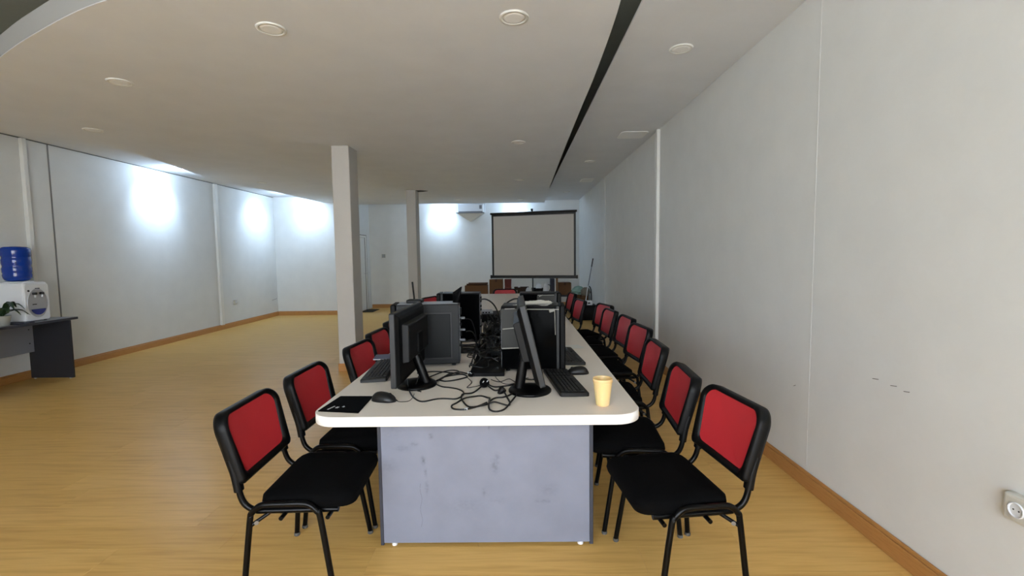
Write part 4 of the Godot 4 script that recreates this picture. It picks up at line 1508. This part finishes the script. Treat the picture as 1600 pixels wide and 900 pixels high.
	bag("slumped beige cloth bag beside the green plastic bag", V(1.64, 0.47, 10.93), 0.1, 0.19, M.bag_beige, 8)
	var dp := thing("dustpan", "white long-handled dustpan standing on the black crate", "dustpan", V(1.58, 0.3305, 10.1))
	st = new_st()
	box(st, at_pos(Vector3(0, 0.05, 0)), Vector3(0.15, 0.1, 0.12), 0.012)
	obj("pan", st, M.white_plastic, dp)
	st = new_st()
	box(st, at_pos(Vector3(0.0, 0.05, 0.061)), Vector3(0.05, 0.03, 0.004), 0.001)
	obj("slot", st, M.tap_dark, dp)
	st = new_st()
	tube(st, spline([Vector3(-0.065, 0.09, 0), Vector3(-0.045, 0.22, 0), Vector3(-0.015, 0.4, 0), Vector3(0.01, 0.42, 0)], 4), 0.011, 8)
	obj("handle", st, M.white_plastic, dp)
	st = new_st()
	tube(st, spline([Vector3(0.01, 0.42, 0), Vector3(0.045, 0.36, 0), Vector3(0.06, 0.24, 0), Vector3(0.062, 0.1, 0)], 4), 0.011, 8)
	obj("dark_strut", st, M.tap_dark, dp)
	var br := thing("broom", "thin broom with black grip leaning on the right wall", "broom", V(1.53, 0, 10.56))
	st = new_st()
	rod(st, Vector3(0, 0.1, 0), Vector3(0.2, 1.24, 0.02), 0.009, 8)
	obj("handle", st, M.grey_plastic, br)
	st = new_st()
	rod(st, Vector3(0.186, 1.16, 0.0186), Vector3(0.219, 1.35, 0.0219), 0.014, 10)
	obj("grip", st, M.tap_dark, br)
	st = new_st()
	box(st, Transform3D(Basis(Vector3.BACK, -0.17), Vector3(-0.005, 0.06, 0)), Vector3(0.05, 0.12, 0.22), 0.01)
	obj("brush", st, M.tap_dark, br)

func bag(label: String, at: Vector3, r: float, h: float, m: Material, seed_: int) -> void:
	var f := FastNoiseLite.new()
	f.seed = seed_
	f.frequency = 1.0
	f.fractal_octaves = 2
	var st := new_st()
	var rings := []
	for i in 13:
		var s := i / 12.0
		var rr := r * (0.55 + 0.62 * sin(PI * clampf(s * 0.8 + 0.12, 0, 1)) - 0.3 * s) * (1.0 if i < 12 else 0.4)
		var q := PackedVector3Array()
		for k in 24:
			var a := TAU * k / 24
			var p := Vector3(cos(a), s * 1.4, -sin(a))
			var w := rr * (1.0 + 0.45 * f.get_noise_3dv(p * 1.6))
			q.append(Vector3(w * cos(a), h * s * (1.0 + (0.12 * f.get_noise_3dv(p * 1.5) if i > 0 else 0.0)), -w * sin(a)))
		rings.append(q)
	loft(st, rings)
	var o := obj("bag", st, m)
	o.position = at
	tag(o, label, "bag")

func carton(label: String, at: Vector3, size: Vector3, open: bool) -> void:
	var t := thing("cardboard_box", label, "box", at, 0.0, "cardboard boxes at the far wall")
	var st := new_st()
	if open:
		var w := 0.008
		for e in [[0.0, size.z / 2 - w / 2, size.x, w], [0.0, -size.z / 2 + w / 2, size.x, w], [size.x / 2 - w / 2, 0.0, w, size.z - 2 * w], [-size.x / 2 + w / 2, 0.0, w, size.z - 2 * w]]:
			box(st, at_pos(Vector3(e[0], size.y / 2 - 0.02, e[1])), Vector3(e[2], size.y - 0.04, e[3]), 0.001)
		box(st, at_pos(Vector3(0, 0.004, 0)), Vector3(size.x - 2 * w, 0.008, size.z - 2 * w), 0.0)
		obj("carton", st, M.cardboard, t)
		for s in [-1.0, 1.0]:
			st = new_st()
			box(st, Transform3D(Basis(Vector3.RIGHT, s * 0.9), Vector3(0.02, size.y - 0.012, s * (size.z / 2 + 0.01))), Vector3(size.x - 0.06, 0.075, 0.006), 0.001)
			obj("flap", st, M.cardboard_dark, t)
	else:
		box(st, at_pos(Vector3(0, size.y / 2, 0)), size, 0.005)
		obj("carton", st, M.cardboard, t)
		st = new_st()
		box(st, at_pos(Vector3(0, size.y - 0.03, size.z / 2 + 0.0008)), Vector3(0.05, 0.06, 0.0012), 0.0)
		box(st, at_pos(Vector3(0, size.y + 0.0008, 0)), Vector3(0.05, 0.0012, size.z), 0.0)
		obj("tape", st, M.cardboard_dark, t)

# ---------------------------------------------------------------- everything
func _ready() -> void:
	# camera
	var cam := Camera3D.new()
	cam.name = "camera"
	add_child(cam)
	cam.transform = Transform3D(Basis(Vector3(0.99987572, -0.01287955, -0.00909135), Vector3(0.01219726, 0.99736716, -0.07148406), Vector3(0.00998809, 0.07136429, 0.99740031)), Vector3(0, 1.45, 0))
	cam.fov = rad_to_deg(2.0 * atan(450.0 / 720.07))
	cam.near = 0.05
	cam.far = 100.0
	cam.current = true
	# daylight: an overcast sky behind the glass front at the viewer's back
	var we := WorldEnvironment.new()
	we.name = "world_environment"
	var env := Environment.new()
	var sky := Sky.new()
	var sm := ProceduralSkyMaterial.new()
	sm.sky_top_color = Color(0.84, 0.875, 0.925)
	sm.sky_horizon_color = Color(0.885, 0.905, 0.925)
	sm.ground_horizon_color = Color(0.83, 0.855, 0.875)
	sm.ground_bottom_color = Color(0.83, 0.855, 0.875)
	sm.sky_energy_multiplier = 1.0
	sm.ground_energy_multiplier = 1.0
	sky.sky_material = sm
	env.background_mode = Environment.BG_SKY
	env.sky = sky
	env.background_energy_multiplier = 16.0
	env.ambient_light_source = Environment.AMBIENT_SOURCE_SKY
	env.tonemap_mode = Environment.TONE_MAPPER_LINEAR
	env.tonemap_exposure = 1.0
	env.sdfgi_enabled = true
	env.ssao_enabled = true
	env.ssil_enabled = true
	we.environment = env
	add_child(we)

	make_materials()
	make_panel_material()
	build_room()
	# ceiling lamps that are off
	var off := "ceiling lights that are switched off"
	for e in [[-1.45, 2.82, 2.851, "unlit round downlight near the top left, largest on the left ceiling"], [-3.04, 2.82, 3.63, "unlit round downlight second from the top left corner"], [0.004, 2.82, 2.768, "unlit round downlight at the top centre left of the dark slot"], [-4.439, 2.82, 4.916, "unlit round downlight just above the left wall's dark seam"], [-4.591, 2.82, 8.419, "unlit round downlight above the far left wall light spot"], [0.044, 2.82, 5.722, "unlit round downlight midway along the slot, nearer of the middle pair"], [0.08, 2.82, 8.551, "unlit round downlight above the projection screen, farther of the middle pair"], [0.119, 2.82, 11.589, "unlit round downlight closest to the far wall above the screen"], [-1.419, 2.82, 11.408, "unlit round downlight above the air conditioner"], [1.24, 2.96, 3.546, "unlit round downlight right of the slot, nearest the viewer"], [1.225, 2.96, 7.663, "unlit round downlight right of the slot beyond the ceiling patch"], [1.23, 2.96, 11.3, "unlit round downlight right of the slot, farthest one"]]:
		downlight(e[0], e[1], e[2], false, e[3], off)
	# and those that are on, in the recess along the walls
	var on := "lit lamps in the ceiling recess"
	downlight(-5.62, 2.96, 7.75, true, "lit white downlight beside the left wall making the larger light spot", on, Vector3(-0.9, -1, -0.02))
	downlight(-5.33, 2.96, 10.75, true, "lit downlight beside the left wall near the far left corner", on, Vector3(-0.9, -1, 0.05), 0.7)
	downlight(-5.1, 2.96, 11.1, true, "lit downlight washing the wall of the far left alcove", on, Vector3(0.1, -1, -0.8), 0.45)
	downlight(-2.06, 2.96, 12.62, true, "lit downlight above the far wall left of the air conditioner", on, Vector3(0, -1, -0.85), 0.8)
	downlight(-0.01, 2.96, 12.62, true, "lit downlight above the far wall behind the projection screen", on, Vector3(0, -1, -0.85), 0.8)
	# pale patches in the right-hand ceiling
	for e in [[1.5, 6.02, 0.17, 0.17, "pale rounded ceiling patch by the right wall trunking, larger one"], [1.47, 9.62, 0.13, 0.2, "pale ceiling patch farther along the right wall, smaller one"]]:
		var st := new_st()
		slab(st, Transform3D.IDENTITY, e[2], e[3], 0.05, [[-0.006, 0.004], [-0.002, 0.0], [0.001, 0.0]], 5)
		var o := obj("ceiling_patch", st, M.lens)
		o.position = V(e[0], 2.96, e[1])
		tag(o, e[4], "ceiling hatch", "pale patches in the right ceiling")

	build_table()
	# chairs
	var gr := "red-backed chairs along the right side of the table"
	var gl := "red-backed chairs along the left side of the table"
	place_chair(0.669, 2.005, 3.26, "red-backed black chair nearest the viewer on the right", gr)
	place_chair(0.617, 2.543, 3.047, "red-backed black chair second from the front on the right", gr)
	place_chair(0.70, 3.312, 3.096, "red-backed black chair third from the front on the right", gr)
	place_chair(0.80, 4.059, 3.246, "red-backed black chair fourth from the front on the right", gr)
	place_chair(0.82, 4.673, 3.203, "red-backed black chair fifth from the front on the right", gr)
	place_chair(0.776, 5.268, 3.233, "red-backed black chair sixth from front on right, overlapping the seventh", gr)
	place_chair(0.83, 5.80, 3.384, "red-backed black chair seventh from front on right, partly hidden by the sixth", gr)
	place_chair(0.60, 6.45, 3.3, "red-backed black chair eighth from front on right, in front of the crate", gr)
	place_chair(0.62, 7.6, 3.244, "red-backed black chair farthest along the right side of the table", gr)
	place_chair(-0.928, 2.06, 0.039, "red-backed black chair nearest the viewer on the left", gl)
	place_chair(-0.925, 2.628, -0.01, "red-backed black chair second from the front on the left", gl)
	place_chair(-0.885, 3.38, -0.084, "red-backed black chair third from front on left, before the column", gl)
	place_chair(-0.915, 3.96, -0.064, "red-backed black chair fourth from the front on the left", gl)
	place_chair(-0.96, 4.62, -0.05, "red-backed chair fifth on left, almost hidden behind the left monitor", gl)
	place_chair(-1.091, 7.11, -0.395, "red-backed black chair far left, its top showing above grey tower", gl)
	place_chair(-0.22, 8.42, -PI / 2, "red-backed black chair at the far head of the table", "chair at the table's far head")
	build_table_things()
	build_left_side()
	build_far_end()
